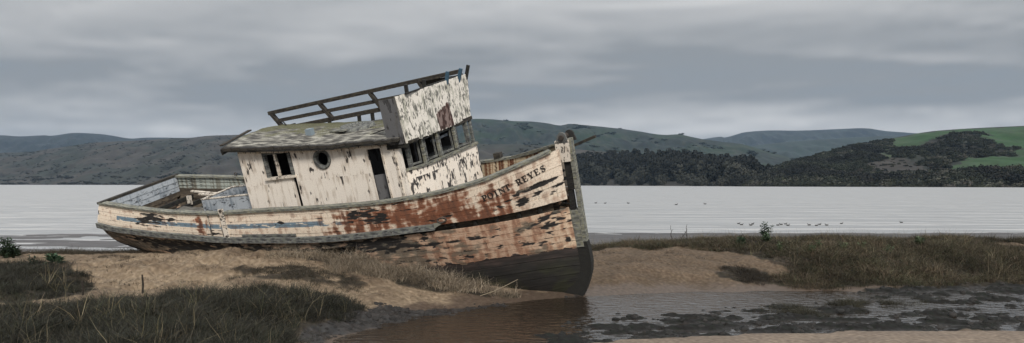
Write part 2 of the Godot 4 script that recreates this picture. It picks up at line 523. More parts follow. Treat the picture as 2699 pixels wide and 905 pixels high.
func make_terrain() -> void:
	var h := survey(GNX, GND, GX0, GX1, GD0, GD1, 0.4)
	var n_large := noise_bytes(101, 0.012, GNX, GND, 1.0, 1.0, 3)
	var n_mid := noise_bytes(102, 0.05, GNX, GND, 1.0, 1.0, 4)
	var n_fine := noise_bytes(103, 0.22, GNX, GND, 1.0, 1.0, 3)
	var n_clod := noise_bytes(104, 0.075, GNX, GND, 1.6, 1.0, 4)
	var n_grain := noise_bytes(107, 0.45, GNX, GND, 1.0, 1.0, 1)
	var n_print := noise_bytes(105, 0.055, GNX, GND, 1.0, 1.0, 1, FastNoiseLite.TYPE_CELLULAR)
	var n_ripple := noise_bytes(106, 0.09, GNX, GND, 3.5, 1.0, 3)
	var r_front := region(GRASS_FRONT)
	var r_left := region(GRASS_LEFT)
	var r_mid := region(GRASS_MID)
	var r_hull := region(DRY_HULL)
	var r_right := region(GRASS_RIGHT)
	var r_tuft := region(TUFT_RIGHT)
	var r_algae := region(ALGAE)
	var r_mud := region(MUD_LEFT)
	var r_foot := region(FOOTPRINTS)
	var r_gap_a := region(SAND_GAPS[0])
	var r_gap_b := region(SAND_GAPS[1])
	var col := PackedColorArray()
	col.resize(GNX * GND)
	var rough := PackedByteArray()
	rough.resize(GNX * GND)
	var sand_a := Color(0.205, 0.162, 0.115)
	var sand_b := Color(0.112, 0.084, 0.059)
	var bank := Color(0.085, 0.064, 0.046)
	var wet_sand := Color(0.085, 0.066, 0.052)
	var mud_c := Color(0.028, 0.027, 0.027)
	var weed := Color(0.012, 0.013, 0.012)
	var soil := Color(0.024, 0.021, 0.016)
	for j in GND:
		var d := GD0 + (j + 0.5) * (GD1 - GD0) / GND
		for i in GNX:
			var k := j * GNX + i
			var x := GX0 + (i + 0.5) * (GX1 - GX0) / GNX
			var nl := n_large[k] / 255.0
			var nm := n_mid[k] / 255.0
			var nf := n_fine[k] / 255.0
			var nc := n_clod[k] / 255.0
			var rag := (nm - 0.5) * 0.9 + (nf - 0.5) * 0.35
			var grass := clampf((maxf(maxf(r_front[k], r_left[k]), maxf(r_right[k], maxf(r_tuft[k], maxf(r_mid[k] * 0.55, r_hull[k] * 0.8)))) / 255.0 - 0.5 + rag) * 4.0 + 0.5, 0.0, 1.0)
			grass *= 1.0 - clampf(maxf(r_gap_a[k], r_gap_b[k]) / 255.0 + rag * 0.5, 0.0, 1.0)
			var alg := clampf((r_algae[k] / 255.0 - 0.5 + rag * 0.6) * 4.0 + 0.5, 0.0, 1.0)
			var mud := clampf((r_mud[k] / 255.0 - 0.5 + rag * 0.6) * 4.0 + 0.5, 0.0, 1.0)
			var foot := r_foot[k] / 255.0
			var z := h[k]
			var soft := clampf((z - 0.05) * 6.0, 0.0, 1.0)
			z += (nm - 0.5) * 0.12 * soft + (nf - 0.5) * 0.024 * soft
			z -= clampf((0.5 - n_print[k] / 255.0) * 3.0, 0.0, 1.0) * 0.12 * foot
			z += (nl - 0.5) * 0.13 * soft
			z += (nm - 0.5) * 0.14 * foot + (n_ripple[k] / 255.0 - 0.5) * 0.05 * foot
			z += alg * ((nc - 0.67) * 0.19 + (nf - 0.5) * 0.05)
			z += mud * ((nc - 0.5) * 0.12 + (nf - 0.5) * 0.035)
			z += grass * (nf - 0.4) * 0.03
			h[k] = z
			var right_bank := clampf((x - 1.0) * 2.0, 0.0, 1.0) * clampf((d - 16.8) * 2.0, 0.0, 1.0)
			var s := sand_a.lerp(sand_b, clampf(nl * 0.8 + (nm - 0.5) * 1.6 + (nf - 0.5) * 1.0 - 0.05, 0.0, 1.0))
			s = s.lerp(bank * (0.6 + 0.8 * nm), right_bank * 0.9)
			# damp sand has a ragged upper limit along the channel
			var damp := clampf((0.17 + (nm - 0.5) * 0.2 + (nl - 0.5) * 0.1 - z) * 11.0, 0.0, 1.0)
			if d < 13.6 and x > 0.5:
				damp *= 0.25
				s = s.lerp(Color(0.20, 0.165, 0.135), 0.75)
			s = s.lerp(wet_sand, damp)
			s = s.lerp(mud_c * (0.5 + 1.0 * nf), mud)
			var wd := clampf((nc - 0.42) * 6.0 + (nf - 0.5) * 2.0, 0.0, 1.0)
			s = s.lerp((mud_c * 0.9).lerp(weed, wd), alg)
			s = s.lerp(soil * (0.6 + 0.9 * nf), grass)
			s = s * (0.76 + 0.48 * n_grain[k] / 255.0)
			s = s * 1.6
			s.a = 1.0
			col[k] = s
			var ro := lerpf(0.96, 0.5, damp)
			ro = lerpf(ro, 0.5, mud)
			ro = lerpf(ro, lerpf(0.5, 1.0, wd), alg)
			ro = lerpf(ro, 0.95, grass)
			rough[k] = int(ro * 255.0)
	ground_h = h
	var m := vertex_material(1.0)
	m.metallic_specular = 0.35
	var grit := FastNoiseLite.new()
	grit.seed = 61
	grit.frequency = 0.16
	grit.fractal_octaves = 4
	var ramp := Gradient.new()
	ramp.set_color(0, Color(0.70, 0.68, 0.66))
	ramp.set_color(1, Color(1.0, 1.0, 1.0))
	var gt := NoiseTexture2D.new()
	gt.width = 2048
	gt.height = 1184
	gt.noise = grit
	gt.color_ramp = ramp
	m.albedo_texture = gt
	m.roughness_texture = ImageTexture.create_from_image(Image.create_from_data(GNX, GND, false, Image.FORMAT_L8, rough))
	var g := put_mesh(height_mesh(h, col, GNX, GND, GX0, GX1, GD0, GD1), "ground", m)
	tag(g, "sand bank and muddy tidal channel under the boat", "ground", "", "structure")

	# the flats behind the bank, down into the bay
	var fx := 520
	var fd := 260
	var f0 := -44.0
	var f1 := 44.0
	var e0 := GD1 - 0.1
	var e1 := 66.0
	var fh := survey(fx, fd, f0, f1, e0, e1, 0.8)
	var b_mid := noise_bytes(201, 0.06, fx, fd, 3.2, 1.0, 4)
	var b_fine := noise_bytes(202, 0.2, fx, fd, 2.2, 1.0, 3)
	var fc := PackedColorArray()
	fc.resize(fx * fd)
	for j in fd:
		var d := e0 + (j + 0.5) * (e1 - e0) / fd
		for i in fx:
			var k := j * fx + i
			var a := b_mid[k] / 255.0
			var f := b_fine[k] / 255.0
			fh[k] += (a - 0.5) * 0.10 + (f - 0.5) * 0.05 + 0.005
			var x := f0 + (i + 0.5) * (f1 - f0) / fx
			fh[k] += 0.075 * smoothstep(0.0, 4.0, x) * smoothstep(27.0, 31.0, d) * smoothstep(43.0, 38.0, d)
			if d < 26.0:
				fh[k] -= clampf((24.9 - d) * 2.0, 0.0, 1.0) * 0.05
			var c := mud_c.lerp(Color(0.085, 0.078, 0.078), a) * (0.7 + 0.6 * f)
			c = c.lerp(sand_b * 0.7, clampf((fh[k] - 0.1) * 4.0 + (a - 0.5), 0.0, 1.0))
			c.a = 1.0
			fc[k] = c
	var flat := put_mesh(height_mesh(fh, fc, fx, fd, f0, f1, e0, e1), "mudflat", vertex_material(0.55))
	tag(flat, "grey wet mudflat between the bank and the bay", "mudflat", "", "structure")

	# ground behind and beside the camera
	var mb := MB.new()
	for q in [[-60.0, 60.0, -6.05, 40.0], [-60.0, -15.95, -24.6, -6.05], [15.95, 60.0, -24.6, -6.05]]:
		mb.quad(Vector3(q[0], 0.1, q[2]), Vector3(q[1], 0.1, q[2]), Vector3(q[1], 0.1, q[3]), Vector3(q[0], 0.1, q[3]))
	var shore := put(mb, "shore", plain(Color(0.36, 0.31, 0.25), 0.95))
	tag(shore, "sandy shore behind the tidal channel", "ground", "", "structure")

# ------------------------------------------------------------------ water
func ripple_texture(seed_: int, freq: float, strength: float, octaves := 4) -> NoiseTexture2D:
	var nz := FastNoiseLite.new()
	nz.seed = seed_
	nz.frequency = freq
	nz.fractal_octaves = octaves
	var t := NoiseTexture2D.new()
	t.width = 512
	t.height = 512
	t.seamless = true
	t.as_normal_map = true
	t.bump_strength = strength
	t.noise = nz
	return t

func make_water() -> void:
	var w := StandardMaterial3D.new()
	w.albedo_color = Color(0.78, 0.775, 0.765)
	w.metallic = 0.8
	w.roughness = 0.3
	w.normal_enabled = true
	w.normal_texture = ripple_texture(5, 0.02, 24.0)
	w.normal_scale = 0.45
	w.uv1_triplanar = true
	w.uv1_world_triplanar = true
	w.uv1_scale = Vector3(0.006, 0.019, 0.019)
	var mb := MB.new()
	mb.quad(Vector3(-7000, -0.1, -9000), Vector3(7000, -0.1, -9000), Vector3(7000, -0.1, -24.0), Vector3(-7000, -0.1, -24.0))
	var bay := put(mb, "bay_water", w)
	tag(bay, "pale calm bay water behind the sand bank", "water", "", "structure")

	var c := StandardMaterial3D.new()
	c.albedo_color = Color(0.17, 0.14, 0.11)
	c.roughness = 0.12
	c.metallic_specular = 1.0
	c.normal_enabled = true
	c.normal_texture = ripple_texture(8, 0.03, 5.0)
	c.normal_scale = 0.6
	c.uv1_triplanar = true
	c.uv1_world_triplanar = true
	c.uv1_scale = Vector3(0.16, 0.34, 0.34)
	mb = MB.new()
	mb.quad(Vector3(-4.5, 0.0, -20.2), Vector3(16.0, 0.0, -20.2), Vector3(16.0, 0.0, -6.0), Vector3(-4.5, 0.0, -6.0))
	var chan := put(mb, "channel_water", c)
	tag(chan, "shallow brown tidal channel running past the bow", "water", "", "structure")

# ------------------------------------------------------------------ hills: shore x, z, ridge x, z, ridge height
const HILLS := {
	"far_ridge_left": [-3699,-4600,-4825,-6000,297.0,-3099,-4600,-4042,-6000,323.1,-2699,-4600,-3520,-6000,339.2,-2601,-4600,-3393,-6000,332.2,-2471,-4600,-3223,-6000,339.2,-2427,-4600,-3166,-6000,337.2,-2319,-4600,-3025,-6000,355.4,-2209,-4600,-2881,-6000,351.8,-2129,-4600,-2777,-6000,341.3,-2019,-4600,-2633,-6000,317.9,-1939,-4600,-2529,-6000,323.1,-1807,-4600,-2357,-6000,323.1,-1579,-4600,-2060,-6000,312.6,-1179,-4600,-1538,-6000,276.1,-699,-4600,-912,-6000,223.9],
	"brown_hill": [-1950,-2300,-2543,-3000,87.0,-1560,-2175,-2102,-2931,97.8,-1203,-2050,-1679,-2862,104.2,-1101,-1997,-1567,-2843,106.0,-1068,-1980,-1530,-2836,113.2,-985,-1935,-1435,-2820,123.6,-909,-1892,-1347,-2805,135.1,-790,-1823,-1204,-2780,140.0,-718,-1779,-1116,-2764,144.0,-676,-1753,-1063,-2755,147.1,-635,-1727,-1010,-2745,147.8,-596,-1701,-959,-2736,152.7,-562,-1678,-914,-2728,154.5,-452,-1600,-762,-2700,154.8,-329,-1516,-539,-2482,141.4,-217,-1431,-344,-2264,123.3,-117,-1347,-177,-2045,102.7,-55,-1290,-81,-1899,89.7,29,-1204,42,-1777,81.8,92,-1132,136,-1671,67.6,141,-1074,207,-1579,56.4,196,-1000,286,-1460,40.3,255,-900,368,-1300,22.0],
	"green_hill": [-450,-2300,-664,-3400,201.8,-287,-2208,-433,-3325,233.5,-186,-2146,-284,-3275,244.3,-100,-2091,-154,-3230,243.7,-65,-2068,-101,-3212,242.4,-0,-2024,-1,-3176,232.8,42,-1994,66,-3151,230.0,81,-1965,129,-3128,221.2,107,-1946,171,-3112,211.9,127,-1930,204,-3100,216.5,150,-1912,242,-3085,212.8,205,-1868,335,-3049,201.0,262,-1820,433,-3010,185.4,309,-1778,507,-2922,167.8,337,-1751,549,-2853,164.7,355,-1734,574,-2808,154.8,375,-1714,602,-2757,144.0,409,-1678,649,-2664,130.8,438,-1646,687,-2581,118.9,472,-1608,728,-2482,93.9,503,-1570,763,-2382,72.6,555,-1500,814,-2200,35.7],
	"mid_ridge": [718,-3300,979,-4500,129.4,833,-3300,1136,-4500,176.3,923,-3300,1259,-4500,201.8,1048,-3300,1429,-4500,221.3,1192,-3300,1625,-4500,235.0,1306,-3300,1781,-4500,244.8,1421,-3300,1938,-4500,250.7,1579,-3300,2153,-4500,242.9,1794,-3300,2447,-4500,217.4],
	"far_mountain": [792,-5200,1067,-7000,291.3,1019,-5200,1371,-7000,346.1,1136,-5200,1529,-7000,364.4,1245,-5200,1675,-7000,383.9,1272,-5200,1712,-7000,379.6,1385,-5200,1864,-7000,419.2,1525,-5200,2053,-7000,434.4,1735,-5200,2336,-7000,434.4,1945,-5200,2619,-7000,446.5,2113,-5200,2844,-7000,452.6,2226,-5200,2996,-7000,431.3,2366,-5200,3185,-7000,416.1,2601,-5200,3502,-7000,394.8,3053,-5200,4110,-7000,352.2],
	"wooded_bluff": [16,-1190,18,-1350,21.6,56,-1159,64,-1324,28.1,89,-1132,102,-1302,29.9,114,-1080,133,-1253,31.1,144,-1004,170,-1181,29.4,168,-929,201,-1110,26.3,181,-880,219,-1063,23.0,187,-854,227,-1039,19.4,195,-808,240,-995,15.2,202,-760,252,-950,12.5,215,-750,260,-905,8.9,229,-740,266,-860,4.8],
	"right_hill": [198,-770,218,-850,4.8,206,-754,239,-877,7.9,218,-727,277,-923,19.5,232,-696,327,-980,30.7,246,-681,373,-1035,39.5,258,-666,422,-1089,49.6,270,-652,472,-1138,57.1,282,-635,528,-1190,66.3,294,-617,594,-1247,76.5,305,-600,643,-1264,81.3,317,-578,703,-1282,85.3,327,-557,763,-1300,88.8,354,-542,842,-1291,93.7,395,-518,970,-1275,96.4,449,-480,1169,-1250,86.4],
}
const FIELDS := [
	[511, -1158, 567, -1218, 637, -1251, 754, -1285, 795, -1261, 402, -638, 388, -661, 374, -681, 363, -686, 356, -719, 373, -741, 435, -811, 461, -828, 482, -834, 525, -904, 524, -930, 540, -995, 604, -1116, 640, -1171, 590, -1130, 530, -1070, 484, -1034, 462, -1046],
	[435, -1053, 458, -1037, 472, -1025, 439, -994, 431, -996, 396, -897, 374, -846, 372, -870, 380, -904, 410, -978],
]
const THICKET := [338, -842, 367, -858, 386, -847, 374, -787, 346, -760, 320, -737, 327, -790]

func hill_column(tab: Array, u: float) -> Array:
	var N := tab.size() / 5
	var f := clampf(u, 0.0, 1.0) * (N - 1)
	var i := mini(int(f), N - 2)
	var t := f - i
	var out := []
	for k in 5:
		var a: float = tab[maxi(i - 1, 0) * 5 + k]
		var b: float = tab[i * 5 + k]
		var c: float = tab[(i + 1) * 5 + k]
		var d: float = tab[mini(i + 2, N - 1) * 5 + k]
		if k == 4:
			out.append(cubic_interpolate(b, c, a, d, t))
		else:
			out.append(lerpf(b, c, t))
	return out

var hill_noise := FastNoiseLite.new()

func hill_point(tab: Array, u: float, t: float) -> Vector3:
	var c := hill_column(tab, u)
	var x := lerpf(c[0], c[2], t)
	var z := lerpf(c[1], c[3], t)
	var H: float = c[4]
	var y := -1.0 + (H + 1.0) * t
	var k := clampf(t * 4.0, 0.0, 1.0) * clampf((1.0 - t) * 4.0, 0.0, 1.0)
	y += hill_noise.get_noise_2d(x * 2.2, z * 0.9) * H * 0.14 * k
	if t > 1.0:
		y = H - (t - 1.0) * H * 1.6
	return Vector3(x, y, z)

func hill_mesh(called: String, label: String, cols: int, rows: int, shade: Callable) -> void:
	var tab: Array = HILLS[called]
	var nx := cols
	var nd := rows
	var v := PackedVector3Array()
	var c := PackedColorArray()
	for j in nd:
		var t := 1.12 * j / (nd - 1)
		for i in nx:
			var p := hill_point(tab, float(i) / (nx - 1), t)
			v.append(p)
			c.append(shade.call(p, t))
	var n := PackedVector3Array()
	for j in nd:
		for i in nx:
			var a := v[j * nx + mini(i + 1, nx - 1)] - v[j * nx + maxi(i - 1, 0)]
			var b := v[mini(j + 1, nd - 1) * nx + i] - v[maxi(j - 1, 0) * nx + i]
			n.append(a.cross(b).normalized())
	var idx := PackedInt32Array()
	for j in nd - 1:
		for i in nx - 1:
			var k := j * nx + i
			idx.append_array([k, k + nx, k + 1, k + 1, k + nx, k + nx + 1])
	var arr := []
	arr.resize(Mesh.ARRAY_MAX)
	arr[Mesh.ARRAY_VERTEX] = v
	arr[Mesh.ARRAY_NORMAL] = n
	arr[Mesh.ARRAY_COLOR] = c
	arr[Mesh.ARRAY_INDEX] = idx
	var m := ArrayMesh.new()
	m.add_surface_from_arrays(Mesh.PRIMITIVE_TRIANGLES, arr)
	var o := put_mesh(m, "hill", vertex_material(1.0))
	tag(o, label, "hill", "", "structure")

func land(c: Color, k: float) -> Color:
	return tone(c, k * 0.43)

func tone(c: Color, k: float) -> Color:
	return Color(c.r * k, c.g * k, c.b * k, 1.0)

# a crown of leaf-sized faces gathered in clumps
func crown_mesh(seed_: int, clumps: int, leaves: int, leaf: float, flat := 0.8) -> ArrayMesh:
	var r := RandomNumberGenerator.new()
	r.seed = seed_
	var mb := MB.new()
	for k in clumps:
		var c := Vector3(r.randfn(0, 0.42), absf(r.randfn(0.55, 0.3)) * flat, r.randfn(0, 0.42))
		var R := r.randf_range(0.26, 0.5)
		for i in leaves:
			var dir := Vector3(r.randfn(), r.randfn() * 0.8 + 0.15, r.randfn()).normalized()
			var p := c + dir * R * r.randf_range(0.65, 1.05)
			var nn := (dir + Vector3(r.randfn(), r.randfn(), r.randfn()) * 0.22).normalized()
			var a := nn.cross(Vector3(r.randfn(), r.randfn(), r.randfn())).normalized() * leaf * r.randf_range(0.6, 1.3)
			var b := nn.cross(a).normalized() * leaf * r.randf_range(0.5, 1.1)
			var k2 := r.randf_range(0.85, 1.15)
			mb.col = Color(k2, k2, k2 * r.randf_range(0.8, 1.0))
			mb.quad(p - a, p - a * 0.2 + b, p + a, p - b * 0.8)
	return mb.mesh()

func make_hills() -> void:
	hill_noise.seed = 77
	hill_noise.frequency = 0.0035
	hill_noise.fractal_octaves = 4
	var patch := FastNoiseLite.new()
	patch.seed = 5
	patch.frequency = 0.012
	patch.fractal_octaves = 5
	var speck := FastNoiseLite.new()
	speck.seed = 6
	speck.frequency = 0.06
	speck.fractal_octaves = 3
	hill_mesh("far_ridge_left", "blue grey bare ridge far behind the brown hill", 160, 40, func(p: Vector3, t: float) -> Color:
		return land(Color(0.036, 0.044, 0.034), 1.0 + 0.8 * patch.get_noise_2d(p.x * 0.35, p.z * 0.2)))
	hill_mesh("far_mountain", "distant mountain with its top in low cloud", 160, 40, func(p: Vector3, t: float) -> Color:
		return land(Color(0.040, 0.050, 0.036), 1.0 + 0.8 * patch.get_noise_2d(p.x * 0.3, p.z * 0.2)))
	hill_mesh("mid_ridge", "pale green ridge in front of the distant mountain", 140, 40, func(p: Vector3, t: float) -> Color:
		return land(Color(0.046, 0.072, 0.056), 1.0 + 0.6 * patch.get_noise_2d(p.x * 0.5, p.z * 0.3)))
	hill_mesh("green_hill", "smooth dark green hill behind the bow", 240, 70, func(p: Vector3, t: float) -> Color:
		var a := patch.get_noise_2d(p.x * 0.5, p.z * 0.22)
		var b := patch.get_noise_2d(p.x * 2.0 + 400.0, p.z * 0.8)
		var c := Color(0.026, 0.046, 0.040).lerp(Color(0.032, 0.070, 0.036), clampf(a * 2.2 + 0.25, 0.0, 1.0))
		c = c.lerp(Color(0.075, 0.078, 0.055), clampf(b * 2.0 - 0.3, 0.0, 0.6))
		return land(c, 0.95 + 0.4 * b))
	hill_mesh("brown_hill", "brown grassy hill dotted with scrub across the bay", 420, 110, func(p: Vector3, t: float) -> Color:
		var a := patch.get_noise_2d(p.x * 0.6, p.z * 0.25)
		var b := speck.get_noise_2d(p.x * 0.5, p.z * 0.2)
		var c := Color(0.094, 0.086, 0.072).lerp(Color(0.050, 0.060, 0.046), clampf(a * 3.0 + 0.5, 0.0, 1.0))
		c = c.lerp(Color(0.030, 0.034, 0.028), clampf((patch.get_noise_2d(p.x * 0.9 + 90.0, p.z * 0.45) - 0.25) * 4.0, 0.0, 0.8))
		if t < 0.03:
			c = Color(0.05, 0.045, 0.04)
		return land(c, 0.95 + 0.55 * b))
	hill_mesh("wooded_bluff", "low pale bluff under the dark shore trees", 160, 50, func(p: Vector3, t: float) -> Color:
		var b := speck.get_noise_2d(p.x * 1.5, p.z * 0.8)
		var c := Color(0.05, 0.052, 0.04).lerp(Color(0.14, 0.13, 0.115), clampf(b * 3.0 - 0.2, 0.0, 1.0))
		return land(c, 1.0))
	hill_mesh("right_hill", "dark scrub covered hill with bright green pasture", 320, 140, func(p: Vector3, t: float) -> Color:
		var a := patch.get_noise_2d(p.x * 1.2, p.z * 0.6)
		var b := speck.get_noise_2d(p.x, p.z * 0.6)
		var q := p + Vector3(a * 16.0 + b * 8.0, 0, b * 20.0)
		if inside(FIELDS[0], q.x, q.z):
			return land(Color(0.040, 0.140, 0.032).lerp(Color(0.070, 0.150, 0.055), clampf(a * 2.0 + 0.3, 0.0, 1.0)), 0.9 + 0.3 * b)
		if inside(FIELDS[1], q.x, q.z):
			return land(Color(0.085, 0.13, 0.055), 0.9 + 0.4 * b)
		if inside(THICKET, q.x, q.z):
			return land(Color(0.085, 0.075, 0.065), 0.9 + 0.5 * b)
		return land(Color(0.030, 0.034, 0.024), 1.0 + 0.5 * a))

	# woods and scrub: masses too far off to count
	var leafy := vertex_material(0.95)
	var crown_a := crown_mesh(1, 9, 26, 0.15)
	var spots := []
	var tints := []
	var tab: Array = HILLS["right_hill"]
	var tries := 0
	while spots.size() < 7000 and tries < 40000:
		tries += 1
		var t := rng.randf() * 1.02
		var u := rng.randf()
		var p := hill_point(tab, u, t)
		var a := patch.get_noise_2d(p.x * 1.2, p.z * 0.6)
		if inside(FIELDS[0], p.x + a * 16.0, p.z) or inside(FIELDS[1], p.x + a * 16.0, p.z) or inside(FIELDS[0], p.x + a * 16.0 - 4.0, p.z - 14.0):
			continue
		if t > 0.9 and p.x > 500.0:
			continue
		var th := inside(THICKET, p.x, p.z)
		if th and rng.randf() < 0.65:
			continue
		if patch.get_noise_2d(p.x * 2.4 + 70.0, p.z) < -0.28:
			continue
		var s := rng.randf_range(2.2, 4.8) * (0.5 if th else 1.0) * (1.25 if t < 0.12 else 1.0)
		if t > 0.9:
			s *= 0.7
		spots.append(Transform3D(Basis(Vector3.UP, rng.randf() * TAU).scaled(Vector3(s, s * rng.randf_range(0.65, 1.1), s)), p - Vector3(0, 0.6, 0)))
		var g := rng.randf()
		var c := Color(0.020, 0.026, 0.018).lerp(Color(0.036, 0.044, 0.026), g)
		if rng.randf() < (0.22 if t < 0.35 else 0.06):
			c = Color(0.085, 0.080, 0.072).lerp(Color(0.125, 0.135, 0.11), rng.randf())
		tints.append(tone(c, 0.4 + 0.5 * clampf(a * 2.0, -0.5, 0.6)))
	scatter("woodland", crown_a, leafy, spots, tints, "dark scrub and woodland covering the hill with the green pasture", "woodland")

	spots = []
	tints = []
	tab = HILLS["wooded_bluff"]
	for i in 2600:
		var u := rng.randf()
		var t := pow(rng.randf(), 0.7) * 1.08
		var p := hill_point(tab, u, minf(t, 1.1))
		if patch.get_noise_2d(p.x * 3.0, p.z * 1.2) < -0.22 and t < 0.75:
			continue
		var tall := smoothstep(0.0, 0.1, u) * smoothstep(1.0, 0.8, u)
		var s := rng.randf_range(3.5, 6.5) if t < 0.35 else rng.randf_range(7.0, 13.0) * lerpf(0.5, 1.0, tall)
		spots.append(Transform3D(Basis(Vector3.UP, rng.randf() * TAU).scaled(Vector3(s, s * rng.randf_range(0.8, 1.35), s)), p - Vector3(0, 1.0, 0)))
		var c := Color(0.014, 0.018, 0.016).lerp(Color(0.026, 0.032, 0.024), rng.randf())
		if t < 0.4 and patch.get_noise_2d(p.x * 2.5 + 11.0, p.z) > 0.0:
			c = Color(0.06, 0.07, 0.06).lerp(Color(0.105, 0.11, 0.095), rng.randf())
		tints.append(tone(c, 0.4))
	scatter("shore_trees", crown_mesh(2, 11, 30, 0.13, 1.1), leafy, spots, tints, "dense dark trees standing along the far shore", "trees")

	spots = []
	tints = []
	tab = HILLS["brown_hill"]
	for i in 9000:
		var u := rng.randf()
		var t := pow(rng.randf(), 1.2)
		var p := hill_point(tab, u, t)
		var a := patch.get_noise_2d(p.x * 0.9 + 90.0, p.z * 0.45)
		var hedge := (t < 0.045 and patch.get_noise_2d(p.x * 0.4, 7.0) > -0.1) or (absf(t - 0.13 - 0.03 * patch.get_noise_2d(p.x * 0.2, 3.0)) < 0.012 and patch.get_noise_2d(p.x * 0.3, 27.0) > -0.1)
		if not hedge and a < 0.18 and rng.randf() < 0.9:
			continue
		var s := rng.randf_range(1.4, 3.6)
		if hedge:
			s = rng.randf_range(3.0, 6.0)
		spots.append(Transform3D(Basis(Vector3.UP, rng.randf() * TAU).scaled(Vector3(s * 1.5, s * 0.8, s * 1.5)), p - Vector3(0, 0.5, 0)))
		tints.append(tone(Color(0.024, 0.027, 0.022).lerp(Color(0.042, 0.042, 0.034), rng.randf()), 0.6))
	scatter("hill_scrub", crown_mesh(3, 6, 16, 0.2, 0.6), leafy, spots, tints, "dark scrub dotted over the brown hill", "scrub")

	spots = []
	tints = []
	tab = HILLS["green_hill"]
	for i in 2600:
		var u := rng.randf()
		var t := rng.randf()
		var p := hill_point(tab, u, t)
		if patch.get_noise_2d(p.x * 0.7 + 33.0, p.z * 0.5) < 0.30:
			continue
		var s := rng.randf_range(4.0, 9.0)
		spots.append(Transform3D(Basis(Vector3.UP, rng.randf() * TAU).scaled(Vector3(s * 1.6, s * 0.8, s * 1.6)), p - Vector3(0, 0.8, 0)))
		tints.append(tone(Color(0.020, 0.030, 0.022).lerp(Color(0.03, 0.042, 0.028), rng.randf()), 0.6))
	scatter("hill_copse", crown_mesh(4, 6, 18, 0.2, 0.6), leafy, spots, tints, "dark copses in the folds of the green hill", "copse")

# ------------------------------------------------------------------ materials of the boat
func rgb(r: int, g: int, b: int) -> Color:
	return Color8(r, g, b)

func make_materials() -> void:
	mats.hull = material(hull_textures(), 0.82)
	mats.wall = material(paint_textures(301, 512, 512, rgb(238, 231, 221), rgb(66, 62, 60), 0.80, 1.0, 3.5, 0.06, rgb(168, 154, 138), 0.55, 0.6), 0.75, 0.4)
	mats.front = material(paint_textures(311, 512, 512, rgb(240, 232, 221), rgb(62, 60, 60), 0.575, 1.0, 4.5, 0.08, rgb(190, 170, 148), 0.3, 0.5), 0.78, 0.45)
	mats.panel = material(paint_textures(321, 512, 512, rgb(226, 222, 214), rgb(104, 104, 100), 0.57, 1.0, 3.6, 0.12, rgb(120, 124, 108), 0.5), 0.85, 0.5)
	mats.plywood = material(paint_textures(331, 256, 256, rgb(98, 99, 102), rgb(62, 62, 64), 0.56, 1.0, 4.0, 0.05, rgb(90, 88, 86), 0.6), 0.9, 0.9)
	mats.inner = material(paint_textures(341, 256, 256, rgb(176, 184, 192), rgb(88, 92, 98), 0.70, 3.0, 1.0, 0.14, rgb(92, 104, 116), 0.5), 0.85, 0.7)
	mats.inner_grey = material(paint_textures(351, 256, 256, rgb(172, 180, 174), rgb(84, 84, 80), 0.74, 4.0, 1.0, 0.11, rgb(84, 72, 58), 0.6), 0.85, 0.7)
	mats.inner_rust = material(paint_textures(361, 256, 256, rgb(206, 192, 166), rgb(66, 52, 42), 0.74, 1.0, 3.0, 0.08, rgb(96, 52, 30), 1.0), 0.85, 0.8)
	mats.roof = material(roof_textures(), 0.9)
	mats.rail = material(wood_textures(401, rgb(168, 168, 158), rgb(84, 86, 82), rgb(120, 118, 92), 0.5), 0.9, 1.6)
	mats.grey_wood = material(wood_textures(411, rgb(152, 154, 150), rgb(66, 68, 70), rgb(104, 110, 96), 0.4), 0.9, 1.6)
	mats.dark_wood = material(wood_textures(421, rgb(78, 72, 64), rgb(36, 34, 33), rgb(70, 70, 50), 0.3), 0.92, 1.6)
	mats.deck = material(wood_textures(431, rgb(132, 128, 120), rgb(54, 52, 50), rgb(96, 100, 90), 0.4), 0.92, 1.4)
	mats.black_wood = material(wood_textures(441, rgb(46, 44, 42), rgb(24, 24, 25), rgb(40, 46, 32), 0.5), 0.8, 1.4)
	mats.white_wood = material(paint_textures(451, 256, 256, rgb(222, 214, 202), rgb(80, 76, 72), 0.62, 1.0, 3.0, 0.1, rgb(150, 130, 108), 0.4), 0.85, 1.4)
	mats.bare_ply = material(paint_textures(461, 256, 256, rgb(128, 112, 108), rgb(58, 40, 36), 0.46, 1.0, 4.0, 0.06, rgb(80, 58, 52), 0.6), 0.9, 1.0)
	mats.vent = plain(rgb(128, 142, 152), 0.8)
	mats.inside = material(wood_textures(471, rgb(112, 100, 86), rgb(62, 56, 50), rgb(90, 86, 74), 0.4), 0.95, 1.2)
	mats.iron = plain(rgb(66, 60, 56), 0.6)
	mats.letter = plain(rgb(40, 34, 32), 0.7)
	mats.blue_paint = plain(rgb(52, 82, 102), 0.7)

